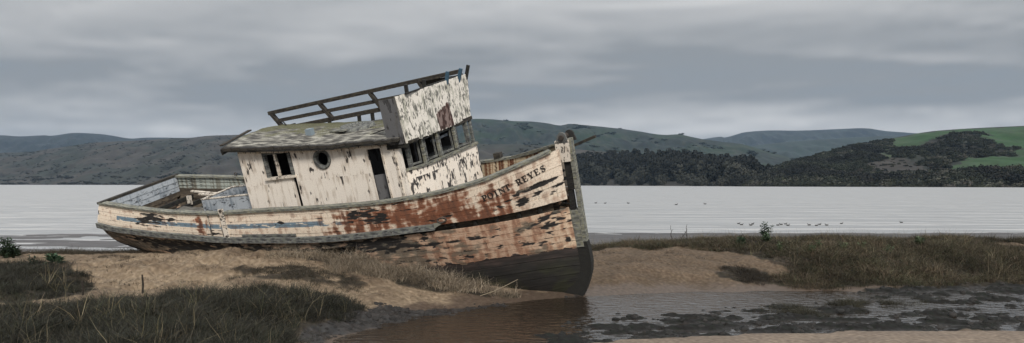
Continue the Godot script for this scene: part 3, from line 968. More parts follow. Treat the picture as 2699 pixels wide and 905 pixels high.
# paint, rust, flaked areas and the dark bottom of the hull: across = length from stern (0) to stem (1), down = girth from rail to keel
func hull_textures() -> Array:
	var w := 1024
	var h := 384
	var L := 11.5
	var big := noise_bytes(501, 0.012, w, h, 1.0, 1.0, 3)
	var mid := noise_bytes(502, 0.05, w, h, 1.6, 1.0, 4)
	var chip := noise_bytes(503, 0.06, w, h, 2.0, 1.0, 5)
	var fine := noise_bytes(504, 0.3, w, h, 1.0, 1.0, 2)
	var run := noise_bytes(505, 0.06, w, h, 1.0, 7.0, 4)
	var grain := noise_bytes(506, 0.16, w, h, 9.0, 1.0, 3)
	# flaked places: x, girth, reach along, reach down, strength
	var flakes := [[-9.45, 0.10, 0.42, 0.085, 0.62], [-9.85, 0.175, 0.2, 0.04, 0.5], [-8.85, 0.08, 0.2, 0.05, 0.35], [-4.0, 0.10, 0.36, 0.08, 0.55], [-3.62, 0.16, 0.2, 0.05, 0.5], [-3.3, 0.07, 0.25, 0.05, 0.3],
		[-0.75, 0.19, 0.5, 0.045, 0.36], [-0.5, 0.16, 0.22, 0.03, 0.30], [-1.1, 0.235, 0.4, 0.03, 0.3], [-0.55, 0.40, 0.35, 0.09, 0.40], [-2.4, 0.235, 0.35, 0.02, 0.36],
		[-4.9, 0.40, 1.2, 0.06, 0.42], [-3.7, 0.39, 0.8, 0.06, 0.46], [-3.0, 0.45, 0.7, 0.035, 0.30], [-6.6, 0.42, 1.2, 0.07, 0.36], [-8.2, 0.46, 1.7, 0.13, 0.72], [-9.9, 0.42, 1.0, 0.03, 0.36], [-1.6, 0.43, 0.9, 0.03, 0.26], [-1.2, 0.52, 0.8, 0.03, 0.22], [-0.5, 0.56, 0.5, 0.03, 0.28], [-2.6, 0.56, 0.9, 0.03, 0.26], [-7.6, 0.24, 0.3, 0.05, 0.3], [-5.9, 0.12, 0.12, 0.03, 0.36]]
	var cream := rgb(236, 222, 204)
	var tan := rgb(190, 162, 140)
	var pale := rgb(226, 206, 180)
	var rust := rgb(116, 60, 36)
	var rust_dark := rgb(72, 40, 28)
	var blue := rgb(96, 124, 146)
	var bare := rgb(38, 36, 36)
	var wood := rgb(104, 100, 90)
	var bottom := rgb(38, 37, 36)
	var green := rgb(50, 52, 38)
	var maroon := rgb(70, 58, 55)
	var out := PackedByteArray()
	out.resize(w * h * 3)
	var bump := PackedByteArray()
	bump.resize(w * h)
	for j in h:
		var v := (j + 0.5) / h
		for i in w:
			var k := j * w + i
			var x := -L + (i + 0.5) / w * L
			var b := big[k] / 255.0
			var m := mid[k] / 255.0
			var f := fine[k] / 255.0
			var g := grain[k] / 255.0
			var r := run[k] / 255.0
			var lift := 0
			var c: Color
			var boot := 0.612 + (m - 0.5) * 0.035 + (b - 0.5) * 0.02 + (r - 0.5) * 0.02
			if v > boot:
				c = bottom.lerp(maroon, clampf((0.70 - v + (m - 0.5) * 0.1) * 8.0, 0.0, 0.9))
				c = c.lerp(green, clampf((b - 0.42) * 4.0, 0.0, 0.9) * clampf((v - 0.66) * 12.0, 0.0, 1.0))
				c = c * (0.7 + 0.6 * g)
			else:
				var top := v < 0.30
				c = cream if top else tan.lerp(pale, clampf(smoothstep(-1.4, -0.3, x) * 0.7 + (b - 0.5) * 0.8 + (0.3 if x < -5.0 else 0.0), 0.0, 1.0))
				if x > -10.6 and x < -4.2 and v > 0.122 and v < 0.176:
					var worn := clampf((m - 0.36 + clampf((-4.9 - x) * 0.6, -0.5, 0.12)) * 9.0, 0.0, 1.0)
					c = c.lerp(blue, worn * 0.85)
				# rust: heavy from amidships to the bow, in runs below the rail and round the fastenings
				var amount := 0.0
				if top:
					amount = smoothstep(-5.8, -3.4, x) * smoothstep(-0.45, -1.9, x) * (0.34 + 0.42 * smoothstep(0.0, 0.14, v))
					amount = maxf(amount, 0.5 * exp(-pow((x + 8.05 + (m - 0.5) * 0.4) / 0.2, 2.0)))
					amount = maxf(amount, 0.14)
				else:
					amount = 0.30 + 0.12 * smoothstep(-4.0, -2.0, x)
				var s := clampf((r * 0.7 + m * 0.5 + b * 0.3 - 0.86 + amount * 0.56) * 3.6, 0.0, 1.0) * smoothstep(0.05, 0.5, amount + 0.1)
				c = c.lerp(rust.lerp(rust_dark, clampf((r - 0.5) * 2.2, 0.0, 1.0)), s * (0.82 if top else 0.48))
				# bare, greyed timber where the lower paint has worn thin
				if not top:
					c = c.lerp(wood * (0.8 + 0.4 * g), clampf((m * 0.6 + b * 0.5 + 0.25 * smoothstep(-2.0, -4.0, x) - 0.60) * 4.0, 0.0, 0.75))
				var limit := 0.84
				for q in flakes:
					var dx: float = (x - q[0]) / q[2]
					var dv: float = (v - q[1]) / q[3]
					var e := dx * dx + dv * dv
					if e < 2.5:
						limit -= q[4] * exp(-e)
				# paint lets go along the seams first
				var seam := fposmod(v, 0.05) / 0.05 if top else fposmod(v - 0.352, 0.0438) / 0.0438
				limit -= 0.13 * clampf(1.0 - minf(seam, 1.0 - seam) * 7.0, 0.0, 1.0)
				var flake := clampf((chip[k] / 255.0 - limit) * 16.0, 0.0, 1.0)
				var under := bare.lerp(wood, clampf((m - 0.62) * 5.0, 0.0, 1.0)) * (0.7 + 0.6 * g)
				c = c.lerp(under, flake)
				lift = int(-80.0 * flake)
				# checks across the planks
				var row := int(v / 0.0445)
				var cell := fposmod(x * 2.6 + row * 0.37 + (b - 0.5) * 0.6, 1.0)
				if cell < 0.03 and f > 0.48:
					c = c * (0.72 if top else 0.82)
					lift -= 40
				c = c * (0.86 + 0.22 * f)
			out[k * 3] = clampi(int(c.r * 255.0), 0, 255)
			out[k * 3 + 1] = clampi(int(c.g * 255.0), 0, 255)
			out[k * 3 + 2] = clampi(int(c.b * 255.0), 0, 255)
			bump[k] = clampi(150 + lift + int(f * 30.0) + int(g * 20.0), 0, 255)
	return [to_texture(out, w, h), relief(bump, w, h, 2.5)]

# weathered canvas of the deckhouse roof, with moss along its port half
func roof_textures() -> Array:
	var w := 512
	var h := 256
	var streak := noise_bytes(601, 0.10, w, h, 5.0, 1.0, 4)
	var big := noise_bytes(602, 0.018, w, h, 1.0, 1.0, 3)
	var fine := noise_bytes(603, 0.2, w, h, 1.0, 1.0, 2)
	var out := PackedByteArray()
	out.resize(w * h * 3)
	var bump := PackedByteArray()
	bump.resize(w * h)
	for j in h:
		var v := (j + 0.5) / h
		for i in w:
			var k := j * w + i
			var s := streak[k] / 255.0
			var b := big[k] / 255.0
			var f := fine[k] / 255.0
			var c := rgb(60, 58, 55).lerp(rgb(170, 168, 158), clampf(s * 1.5 - 0.25 + (b - 0.5) * 0.5, 0.0, 1.0))
			var moss := clampf((v - 0.34 + (b - 0.5) * 0.5 + (f - 0.5) * 0.3) * 5.0, 0.0, 1.0) * clampf(f * 1.6, 0.3, 1.0)
			c = c.lerp(rgb(92, 94, 46).lerp(rgb(56, 54, 34), s), moss * 0.9)
			c = c.lerp(rgb(36, 34, 33), clampf((0.035 + (f - 0.5) * 0.03 - v) * 60.0, 0.0, 1.0))
			c = c * (0.82 + 0.3 * f)
			out[k * 3] = clampi(int(c.r * 255.0), 0, 255)
			out[k * 3 + 1] = clampi(int(c.g * 255.0), 0, 255)
			out[k * 3 + 2] = clampi(int(c.b * 255.0), 0, 255)
			bump[k] = clampi(int(100.0 + 90.0 * s + 40.0 * f), 0, 255)
	return [to_texture(out, w, h), relief(bump, w, h, 3.0)]

# ------------------------------------------------------------------ hull form, in the boat's own axes: x forward from the stem head, y up, z to starboard
const GIRTHS := [0.0, 0.15, 0.30, 0.46, 0.62, 0.80, 1.0]
const Y_RAIL := [-11.2, 0.0, -10.3, -0.13, -9.8, -0.2, -9.0, -0.31, -8.3, -0.37, -7.4, -0.44, -6.2, -0.47, -5.2, -0.51, -4.5, -0.53, -3.5, -0.55, -2.6, -0.53, -1.95, -0.48, -1.4, -0.41, -1.2, -0.36, -0.46, -0.19, -0.2, -0.12]
const Y_RUB := [-11.2, -0.45, -10.6, -0.58, -9.5, -0.73, -8.5, -0.84, -7.6, -0.95, -6.4, -1.03, -5.0, -1.11, -4.0, -1.12, -3.2, -1.12, -2.5, -1.14, -1.8, -1.16, -1.0, -1.16, -0.2, -1.12]
const Y_BOOT := [-11.2, -0.95, -10.3, -1.2, -9.0, -1.5, -8.0, -1.72, -6.0, -1.95, -4.0, -1.98, -2.5, -2.04, -1.0, -2.08, -0.2, -2.12]
const Y_BILGE := [-11.2, -1.28, -10.3, -1.55, -9.0, -2.0, -7.0, -2.5, -5.0, -2.68, -2.5, -2.72, -0.2, -2.72]
const Y_KEEL := [-11.2, -1.6, -10.3, -1.98, -9.0, -2.6, -7.0, -3.08, -5.0, -3.2, -1.0, -3.22, -0.2, -3.1]
const B_RAIL := [-11.2, 1.2, -10.0, 1.35, -8.0, 1.5, -6.0, 1.55, -4.0, 1.5, -3.0, 1.38, -2.0, 1.15, -1.0, 0.75, -0.5, 0.45, -0.2, 0.2]
const B_RUB := [-11.2, 1.27, -10.3, 1.37, -9.0, 1.47, -7.0, 1.54, -5.0, 1.51, -3.5, 1.37, -2.5, 1.13, -1.7, 0.86, -1.0, 0.56, -0.5, 0.31, -0.2, 0.13]
const B_BOOT := [-11.2, 1.04, -10.3, 1.12, -9.0, 1.22, -7.0, 1.36, -5.0, 1.36, -3.5, 1.16, -2.5, 0.93, -1.7, 0.67, -1.0, 0.40, -0.5, 0.20, -0.2, 0.09]
const B_BILGE := [-11.2, 0.66, -10.3, 0.72, -9.0, 0.80, -7.0, 1.05, -5.0, 1.10, -3.5, 0.90, -2.5, 0.68, -1.7, 0.45, -1.0, 0.25, -0.5, 0.13, -0.2, 0.07]

func hull_at(x: float, v: float) -> Vector3:
	var yr := curve(Y_RAIL, x)
	var yu := curve(Y_RUB, x)
	var yb := curve(Y_BOOT, x)
	var br := curve(B_RAIL, x)
	var bu := curve(B_RUB, x)
	var bb := curve(B_BOOT, x)
	var ys := [yr, (yr + yu) * 0.5, yu, lerpf(yu, yb, 0.5), yb, curve(Y_BILGE, x), curve(Y_KEEL, x)]
	var bs := [br, (br + bu) * 0.5 + 0.015, bu, lerpf(bu, bb, 0.42), bb, curve(B_BILGE, x), 0.05]
	var i := 0
	while i < 5 and GIRTHS[i + 1] < v:
		i += 1
	var t: float = (v - GIRTHS[i]) / (GIRTHS[i + 1] - GIRTHS[i])
	var a := maxi(i - 1, 0)
	var d := mini(i + 2, 6)
	var y := cubic_interpolate(ys[i], ys[i + 1], ys[a], ys[d], t)
	var b := cubic_interpolate(bs[i], bs[i + 1], bs[a], bs[d], t)
	# the stem and forefoot in profile, and the rake of the transom
	var bow := curve([0.0, 0.0, 0.3, -0.05, 0.62, -0.06, 0.75, -0.08, 0.85, -0.2, 1.0, -0.6], v)
	var aft := curve([0.0, 0.0, 0.3, -0.12, 0.6, 0.0, 1.0, 0.35], v)
	var fx := x + bow * smoothstep(-1.4, -0.2, x) + aft * smoothstep(-10.0, -11.2, x)
	return Vector3(fx, y, maxf(b, 0.02))

func hull_normal(x: float, v: float) -> Vector3:
	var a := hull_at(minf(x + 0.06, -0.2), v) - hull_at(maxf(x - 0.06, -11.2), v)
	var b := hull_at(x, minf(v + 0.02, 1.0)) - hull_at(x, maxf(v - 0.02, 0.0))
	return b.cross(a).normalized()

func mirror(p: Vector3, side: float) -> Vector3:
	return Vector3(p.x, p.y, p.z * side)

# one plank of the hull between two girths and two stations
func hull_plank(v0: float, v1: float, x0: float, x1: float, side: float, out: float, thick: float) -> MB:
	var mb := MB.new()
	var N := maxi(2, int(ceil((x1 - x0) / 0.42)) + 1)
	var A := []
	var Bv := []
	var uo := []
	var rows := [[], [], [], []]
	for i in N:
		var x := lerpf(x0, x1, float(i) / (N - 1))
		for q in 4:
			var v := v0 if (q == 0 or q == 3) else v1
			var k := out if q < 2 else -thick
			rows[q].append(mirror(hull_at(x, v) + hull_normal(x, v) * k, side))
		uo.append((x + 11.5) / 11.5)
	for f in 4:
		var a: Array = rows[f]
		var b: Array = rows[(f + 1) % 4]
		var va := v0 if (f == 0 or f == 3) else v1
		var vb := v1 if (f == 0 or f == 1) else v0
		var ua := PackedVector2Array()
		var ub := PackedVector2Array()
		for i in N:
			ua.append(Vector2(uo[i], va))
			ub.append(Vector2(uo[i], vb))
		mb.sheet([a, b], [ua, ub], side > 0)
	for i in [0, N - 1]:
		var q := [rows[0][i], rows[1][i], rows[2][i], rows[3][i]]
		var uv := Vector2(uo[i], v0)
		if (i == 0) == (side > 0):
			mb.quad(q[0], q[3], q[2], q[1], uv, uv, uv, uv)
		else:
			mb.quad(q[0], q[1], q[2], q[3], uv, uv, uv, uv)
	return mb

# a timber of rectangular section swept along a path
func sweep(mb: MB, pts: Array, outs: Array, w0: float, w1: float, y0: float, y1: float, up := Vector3.UP) -> void:
	var N := pts.size()
	var rows := [[], [], [], []]
	var len_ := 0.0
	var us := []
	for i in N:
		var o: Vector3 = outs[i]
		var p: Vector3 = pts[i]
		rows[0].append(p + o * w1 + up * y1)
		rows[1].append(p + o * w1 + up * y0)
		rows[2].append(p + o * w0 + up * y0)
		rows[3].append(p + o * w0 + up * y1)
		if i > 0:
			len_ += (pts[i] - pts[i - 1]).length()
		us.append(len_)
	var e := [0.0, y1 - y0, y1 - y0 + w1 - w0, 2 * (y1 - y0) + w1 - w0, 2 * (y1 - y0 + w1 - w0)]
	var along: Vector3 = pts[1] - pts[0]
	var flip := along.cross(up).dot(outs[0]) > 0.0
	for f in 4:
		var ua := PackedVector2Array()
		var ub := PackedVector2Array()
		for i in N:
			ua.append(Vector2(us[i], e[f]))
			ub.append(Vector2(us[i], e[f + 1]))
		mb.sheet([rows[f], rows[(f + 1) % 4]], [ua, ub], flip)
	for i in [0, N - 1]:
		var q := [rows[0][i], rows[1][i], rows[2][i], rows[3][i]]
		if (i == 0) == flip:
			mb.quad(q[0], q[3], q[2], q[1])
		else:
			mb.quad(q[0], q[1], q[2], q[3])

func girth_path(x0: float, x1: float, v: float, side: float, n: int) -> Array:
	var pts := []
	var outs := []
	for i in n:
		var x := lerpf(x0, x1, float(i) / (n - 1))
		pts.append(mirror(hull_at(x, v), side))
		var o := hull_normal(x, v)
		o.y = 0.0
		outs.append(mirror(o.normalized(), side))
	return [pts, outs]

func deck_y(x: float) -> float:
	return curve(Y_RAIL, x) - lerpf(0.40, 0.55, smoothstep(-9.0, -5.0, x)) + (0.12 if x > -1.5 else 0.0)

const FRONT := [-1.1, -2.5, -0.93, -2.5, -0.43, -2.6, 0.14, -2.71, 0.59, -2.82, 0.88, -2.97, 1.0, -3.16]
const BROW := [-1.2, -2.50, -0.5, -2.58, 0.0, -2.65, 0.5, -2.71, 1.1, -2.86, 1.16, -2.9]

# a curved sheet of boarding standing across the boat; tab gives x for each z, bottom and top may be ragged
func cross_sheet(tab: Array, z0: float, z1: float, z2: float, z3: float, bottom: Callable, top: Callable, n: int, off: float, thick: float, rake := 0.0) -> MB:
	var mb := MB.new()
	var F := []
	var K := []
	var U := []
	var rows := 5
	for j in rows:
		var fr := PackedVector3Array()
		var kr := PackedVector3Array()
		var ur := PackedVector2Array()
		for i in n:
			var s := float(i) / (n - 1)
			var t := float(j) / (rows - 1)
			var z := lerpf(lerpf(z0, z1, s), lerpf(z2, z3, s), t)
			var y := lerpf(bottom.call(s), top.call(s), t)
			var x := curve(tab, z) + off + rake * t
			fr.append(Vector3(x, y, z))
			kr.append(Vector3(x - thick, y, z))
			ur.append(Vector2(1.2 - z, 2.0 - y))
		F.append(fr)
		K.append(kr)
		U.append(ur)
	mb.sheet(F, U, true)
	mb.sheet(K, U, false)
	for j in [0, rows - 1]:
		for i in n - 1:
			var q := [F[j][i], F[j][i + 1], K[j][i + 1], K[j][i]]
			var uv: Vector2 = U[j][i]
			if j == 0:
				mb.quad(q[0], q[3], q[2], q[1], uv, uv, uv, uv)
			else:
				mb.quad(q[0], q[1], q[2], q[3], uv, uv, uv, uv)
	for i in [0, n - 1]:
		for j in rows - 1:
			var uv: Vector2 = U[j][i]
			if i == 0:
				mb.quad(F[j][i], F[j + 1][i], K[j + 1][i], K[j][i], uv, uv, uv, uv)
			else:
				mb.quad(F[j][i], K[j][i], K[j + 1][i], F[j + 1][i], uv, uv, uv, uv)
	return mb

# a board lying in the plane z with a round hole
func holed_panel(x0: float, x1: float, y0: float, y1: float, z: float, thick: float, cx: float, cy: float, r: float) -> MB:
	var mb := MB.new()
	var ang := []
	for k in 40:
		ang.append(TAU * k / 40.0)
	for c in [Vector2(x0, y0), Vector2(x1, y0), Vector2(x1, y1), Vector2(x0, y1)]:
		ang.append(fposmod(atan2(c.y - cy, c.x - cx), TAU))
	ang.sort()
	var inner := []
	var outer := []
	for a in ang:
		var d := Vector2(cos(a), sin(a))
		var tx := 1e9
		var ty := 1e9
		if absf(d.x) > 1e-6:
			tx = ((x1 if d.x > 0 else x0) - cx) / d.x
		if absf(d.y) > 1e-6:
			ty = ((y1 if d.y > 0 else y0) - cy) / d.y
		inner.append(Vector2(cx, cy) + d * r)
		outer.append(Vector2(cx, cy) + d * minf(tx, ty))
	var M := ang.size()
	for k in M:
		var q := [inner[k], outer[k], outer[(k + 1) % M], inner[(k + 1) % M]]
		var f := []
		var b := []
		var uv := []
		for p in q:
			f.append(Vector3(p.x, p.y, z))
			b.append(Vector3(p.x, p.y, z - thick))
			uv.append(Vector2(p.x, -p.y))
		mb.quad(f[0], f[3], f[2], f[1], uv[0], uv[3], uv[2], uv[1])
		mb.quad(b[0], b[1], b[2], b[3], uv[0], uv[1], uv[2], uv[3])
		mb.quad(f[1], f[2], b[2], b[1], uv[1], uv[2], uv[2], uv[1])
		mb.quad(f[0], b[0], b[3], f[3], uv[0], uv[0], uv[3], uv[3])
	return mb

func board(x0: float, x1: float, y0: float, y1: float, z0: float, z1: float) -> MB:
	var mb := MB.new()
	mb.box(Vector3(x0, y0, z0), Vector3(x1 - x0, 0, 0), Vector3(0, y1 - y0, 0), Vector3(0, 0, z1 - z0), Vector2(x0, -y1))
	return mb

func timber(p: Vector3, q: Vector3, w: float, h: float, up := Vector3.UP) -> MB:
	var mb := MB.new()
	mb.beam(p, q, w, h, up, Vector2(rng.randf() * 3.0, rng.randf() * 3.0))
	return mb

func make_boat() -> void:
	var boat := base("fishing_boat", Vector3(1.12, 3.04, -16.3))
	boat.basis = Basis(Vector3.UP, -deg_to_rad(25.0)) * Basis(Vector3.BACK, deg_to_rad(5.0)) * Basis(Vector3.RIGHT, deg_to_rad(16.0))
	tag(boat, "derelict wooden fishing boat with rusty peeling white hull and tilted deckhouse", "boat")
	make_hull(boat)
	make_deck(boat)
	make_deckhouse(boat)
	make_wheelhouse(boat)
	make_bow_fittings(boat)

func make_hull(boat: Node3D) -> void:
	# inside of the shell: dark frames and lining that show through the gaps
	var lining := MB.new()
	for side in [1.0, -1.0]:
		var rows := []
		var uvs := []
		for j in 14:
			var v := lerpf(0.16, 1.0, j / 13.0)
			var row := PackedVector3Array()
			var ru := PackedVector2Array()
			for i in 40:
				var x := lerpf(-11.1, -0.45, i / 39.0)
				var p := hull_at(x, v) - hull_normal(x, v) * 0.14
				p.z = maxf(p.z, 0.0)
				row.append(mirror(p, side))
				ru.append(Vector2(x, v * 3.0))
			rows.append(row)
			uvs.append(ru)
		lining.sheet(rows, uvs, side > 0)
	var hull := put(lining, "hull", mats.inside, boat)
	hull.set_meta("label", "planked hull with flaking paint, rust and missing strakes")
	for k in 26:
		var x := -10.7 + k * 0.4
		var mb := MB.new()
		var prev := Vector3.ZERO
		for j in 9:
			var v := lerpf(0.04, 0.66, j / 8.0)
			var p := hull_at(x, v) - hull_normal(x, v) * 0.075
			if j > 0:
				mb.beam(prev, p, 0.07, 0.06, Vector3.BACK)
			prev = p
		put(mb, "frame", mats.black_wood, hull)

	# strakes from the rail down
	var girths := []
	for k in 7:
		girths.append(0.30 * k / 6.0)
	girths.append(0.352)
	for k in 6:
		girths.append(lerpf(0.352, 0.615, (k + 1) / 6.0))
	for k in 7:
		girths.append(lerpf(0.615, 0.99, (k + 1) / 7.0))
	for side in [1.0, -1.0]:
		for s in girths.size() - 1:
			var cuts := [-11.2]
			if s < 6 and side > 0:
				cuts.append_array([-7.76, -7.44])
			else:
				cuts.append(-8.6 + fposmod(s * 0.83, 2.1))
			cuts.append(-5.2 + fposmod(s * 1.17, 1.6))
			cuts.append(-2.9 + fposmod(s * 0.71, 1.2))
			cuts.append(-0.2)
			if s == 6 and side > 0:
				cuts = [-11.2, -8.0, -5.6, -3.35, -2.55, -0.2]
			if s == 8 and side > 0:
				cuts = [-11.2, -8.2, -5.1, -4.35, -2.1, -0.2]
			for c in cuts.size() - 1:
				var x0: float = cuts[c]
				var x1: float = cuts[c + 1]
				if side > 0 and s == 6 and x0 > -3.5:
					continue            # strake fallen away below the rubbing strake, from amidships to the stem
				if side > 0 and s == 8 and absf(x0 + 5.1) < 0.01:
					continue
				var gap := 0.006
				if side > 0 and s < 6 and (absf(x1 + 7.76) < 0.01 or absf(x1 + 7.44) < 0.01):
					gap = 0.05
				var v1: float = girths[s + 1] - 0.0028
				if side > 0 and s == 7 and x0 > -3.0:
					pass
				var mb := hull_plank(girths[s] + 0.0006, v1, x0, x1 - gap, side, rng.randf_range(-0.004, 0.006), 0.032)
				put(mb, "plank", mats.hull, hull)
	# the garboard and keel
	var keel := MB.new()
	var prof := [Vector3(-0.62, -3.3, 0), Vector3(-1.2, -3.36, 0), Vector3(-4.0, -3.36, 0), Vector3(-7.0, -3.24, 0), Vector3(-9.0, -2.78, 0), Vector3(-10.6, -2.05, 0)]
	for k in prof.size() - 1:
		keel.beam(prof[k], prof[k + 1], 0.14, 0.2, Vector3.UP)
	put(keel, "keel", mats.black_wood, boat)

	# stem: a head block, a forward timber, a rotten slot behind it, the apron and the black forefoot
	var stem_pts := [Vector3(0.0, 0.02, 0), Vector3(-0.01, -0.6, 0), Vector3(-0.03, -1.2, 0), Vector3(-0.05, -2.0, 0)]
	var sm := MB.new()
	for k in 3:
		sm.box(stem_pts[k] + Vector3(-0.075, 0, -0.07), Vector3(0.075, 0, 0), stem_pts[k + 1] - stem_pts[k], Vector3(0, 0, 0.14), Vector2(0, k))
	var stem := put(sm, "stem_post", mats.rail, boat)
	sm = MB.new()
	sm.box(Vector3(-0.33, -0.40, -0.115), Vector3(0.27, 0.0, 0), Vector3(0.02, 0.41, 0), Vector3(0, 0, 0.23))
	put(sm, "stem_head", mats.white_wood, stem)
	sm = MB.new()
	sm.box(Vector3(-0.24, -0.98, -0.06), Vector3(0.13, 0.02, 0), Vector3(0.02, 0.6, 0), Vector3(0, 0, 0.12))
	sm.box(Vector3(-0.26, -1.38, -0.06), Vector3(0.09, 0.02, 0), Vector3(0.01, 0.42, 0), Vector3(0, 0, 0.12))
	put(sm, "rotten_core", mats.black_wood, stem)
	sm = MB.new()
	sm.box(Vector3(-0.36, -2.1, -0.095), Vector3(0.24, 0, 0), Vector3(0.01, 0.74, 0), Vector3(0, 0, 0.19))
	put(sm, "apron", mats.rail, stem)
	sm = MB.new()
	var fore := [Vector3(-0.05, -2.0, 0), Vector3(-0.032, -2.22, 0), Vector3(-0.034, -2.44, 0), Vector3(-0.075, -2.63, 0), Vector3(-0.15, -2.81, 0), Vector3(-0.25, -3.0, 0), Vector3(-0.37, -3.17, 0), Vector3(-0.51, -3.3, 0), Vector3(-0.72, -3.4, 0)]
	var inner := [Vector3(-0.34, -2.0, 0), Vector3(-0.35, -2.22, 0), Vector3(-0.36, -2.44, 0), Vector3(-0.40, -2.58, 0), Vector3(-0.46, -2.72, 0), Vector3(-0.55, -2.86, 0), Vector3(-0.66, -3.0, 0), Vector3(-0.80, -3.1, 0), Vector3(-0.95, -3.2, 0)]
	for k in 8:
		for s in [1.0, -1.0]:
			var z := Vector3(0, 0, 0.075 * s)
			var q := [fore[k] + z, fore[k + 1] + z, inner[k + 1] + z, inner[k] + z]
			if s > 0:
				sm.quad(q[3], q[0], q[1], q[2])
			else:
				sm.quad(q[0], q[3], q[2], q[1])
		var zz := Vector3(0, 0, 0.075)
		sm.quad(fore[k] + zz, fore[k] - zz, fore[k + 1] - zz, fore[k + 1] + zz)
	put(sm, "forefoot", mats.black_wood, stem)

	# transom: outer boards across the stern
	var tr := group_node("transom", boat)
	var steps := [0.0, 0.08, 0.16, 0.24, 0.32, 0.44, 0.56, 0.7, 0.84, 1.0]
	for k in steps.size() - 1:
		var a := hull_at(-11.2, steps[k])
		var b := hull_at(-11.2, steps[k + 1] - 0.004)
		var mb := MB.new()
		var back := Vector3(0.04, 0, 0)
		var q := [mirror(a, -1), a, b, mirror(b, -1)]
		var uv := [Vector2(0, steps[k]), Vector2(0.2, steps[k]), Vector2(0.2, steps[k + 1]), Vector2(0, steps[k + 1])]
		mb.quad(q[0], q[1], q[2], q[3], uv[0], uv[1], uv[2], uv[3])
		mb.quad(q[1] + back, q[0] + back, q[3] + back, q[2] + back, uv[1], uv[0], uv[3], uv[2])
		for e in 4:
			var f := (e + 1) % 4
			mb.quad(q[f], q[e], q[e] + back, q[f] + back, uv[f], uv[e], uv[e], uv[f])
		put(mb, "plank", mats.hull, tr)
	# boards lining the inside of the stern, pale and flaking
	for k in 8:
		var a := hull_at(-11.15, 0.0)
		var y0 := a.y - 0.125 * (k + 1)
		var y1 := a.y - 0.125 * k - 0.006
		var mb := MB.new()
		var half := 1.14 if k < 4 else 1.0 - 0.08 * (k - 4)
		mb.box(Vector3(-11.13 - 0.01 * k, y0, -half), Vector3(0.035, 0, 0), Vector3(0.0, y1 - y0, 0), Vector3(0, 0, half * 2.0), Vector2(0, 0.3 * k))
		put(mb, "lining_board", mats.inner if k < 3 else mats.inside, tr)

	# rubbing strake along the starboard side, broken off amidships, and along the port side
	var ends := [[-11.2, -8.6], [-8.59, -5.4], [-5.39, -2.62]]
	for e in ends:
		var g := girth_path(e[0], e[1], 0.305, 1.0, 12)
		var mb := MB.new()
		sweep(mb, g[0], g[1], 0.0, 0.075, -0.06, 0.055)
		var rr := put(mb, "rub_rail", mats.grey_wood, boat)
		for b in 5:
			var x := lerpf(e[0], e[1], (b + 0.5) / 5.0)
			var p := hull_at(x, 0.305)
			var o := hull_normal(x, 0.305)
			o.y = 0
			var bolt := MB.new()
			bolt.tube([p + o * 0.06, p + o * 0.08], [0.016, 0.014], 7)
			put(bolt, "bolt", mats.iron, rr)
	var splinter := MB.new()
	var pa := hull_at(-2.62, 0.30) + Vector3(0, 0, 0.02)
	splinter.tri(pa + Vector3(0, 0.055, 0), pa + Vector3(0.24, 0.06, -0.1), pa + Vector3(0, -0.05, 0.04))
	splinter.tri(pa + Vector3(0, 0.055, 0.04), pa + Vector3(0, -0.05, 0.05), pa + Vector3(0.24, 0.06, -0.1))
	put(splinter, "splintered_end", mats.rail, boat)
	var gp := girth_path(-11.2, -0.5, 0.305, -1.0, 30)
	var pm := MB.new()
	sweep(pm, gp[0], gp[1], 0.0, 0.07, -0.055, 0.055)
	put(pm, "rub_rail", mats.grey_wood, boat)
	# lower fender board aft
	var gl := girth_path(-6.95, -5.6, 0.262, 1.0, 8)
	var lm := MB.new()
	sweep(lm, gl[0], gl[1], 0.0, 0.03, -0.025, 0.025)
	put(lm, "fender_board", mats.grey_wood, boat)

	# capping rails
	for e in [[-11.24, -9.3, 1.0], [-9.29, -7.46, 1.0], [-11.24, -8.0, -1.0], [-7.99, -4.3, -1.0], [-4.29, -0.42, -1.0]]:
		var g := girth_path(maxf(e[0], -11.2), e[1], 0.0, e[2], 12)
		var mb := MB.new()
		sweep(mb, g[0], g[1], -0.13, 0.035, 0.0, 0.045)
		put(mb, "cap_rail", mats.rail, boat)
	for e in [[-7.32, -4.9], [-4.89, -2.7], [-2.69, -0.34]]:
		var g := girth_path(e[0], e[1], 0.0, 1.0, 12)
		var mb := MB.new()
		sweep(mb, g[0], g[1], -0.13, 0.04, 0.012, 0.062)
		put(mb, "cap_rail", mats.rail, boat)
	var tc := MB.new()
	var ta := hull_at(-11.2, 0.0)
	tc.box(Vector3(-11.24, 0.0, -ta.z - 0.02), Vector3(0.15, 0, 0), Vector3(0, 0.05, 0), Vector3(0, 0, ta.z * 2 + 0.04))
	put(tc, "cap_rail", mats.dark_wood, boat)

	# plate and stanchion where the rail steps up
	var sp := hull_at(-7.36, 0.0)
	var sq := hull_at(-7.36, 0.29)
	var plate := put(timber(sq + Vector3(0, 0, 0.03), sp + Vector3(0, 0.13, 0.02), 0.13, 0.022, Vector3.BACK), "stanchion", mats.white_wood, boat)
	for t in [0.06, 0.94]:
		var c := sq.lerp(sp + Vector3(0, 0.13, 0), t) + Vector3(0, 0, 0.04)
		var ring := MB.new()
		ring.tube([c, c + Vector3(0, 0, 0.012)], [0.03, 0.03], 10)
		put(ring, "bolt", mats.iron, plate)

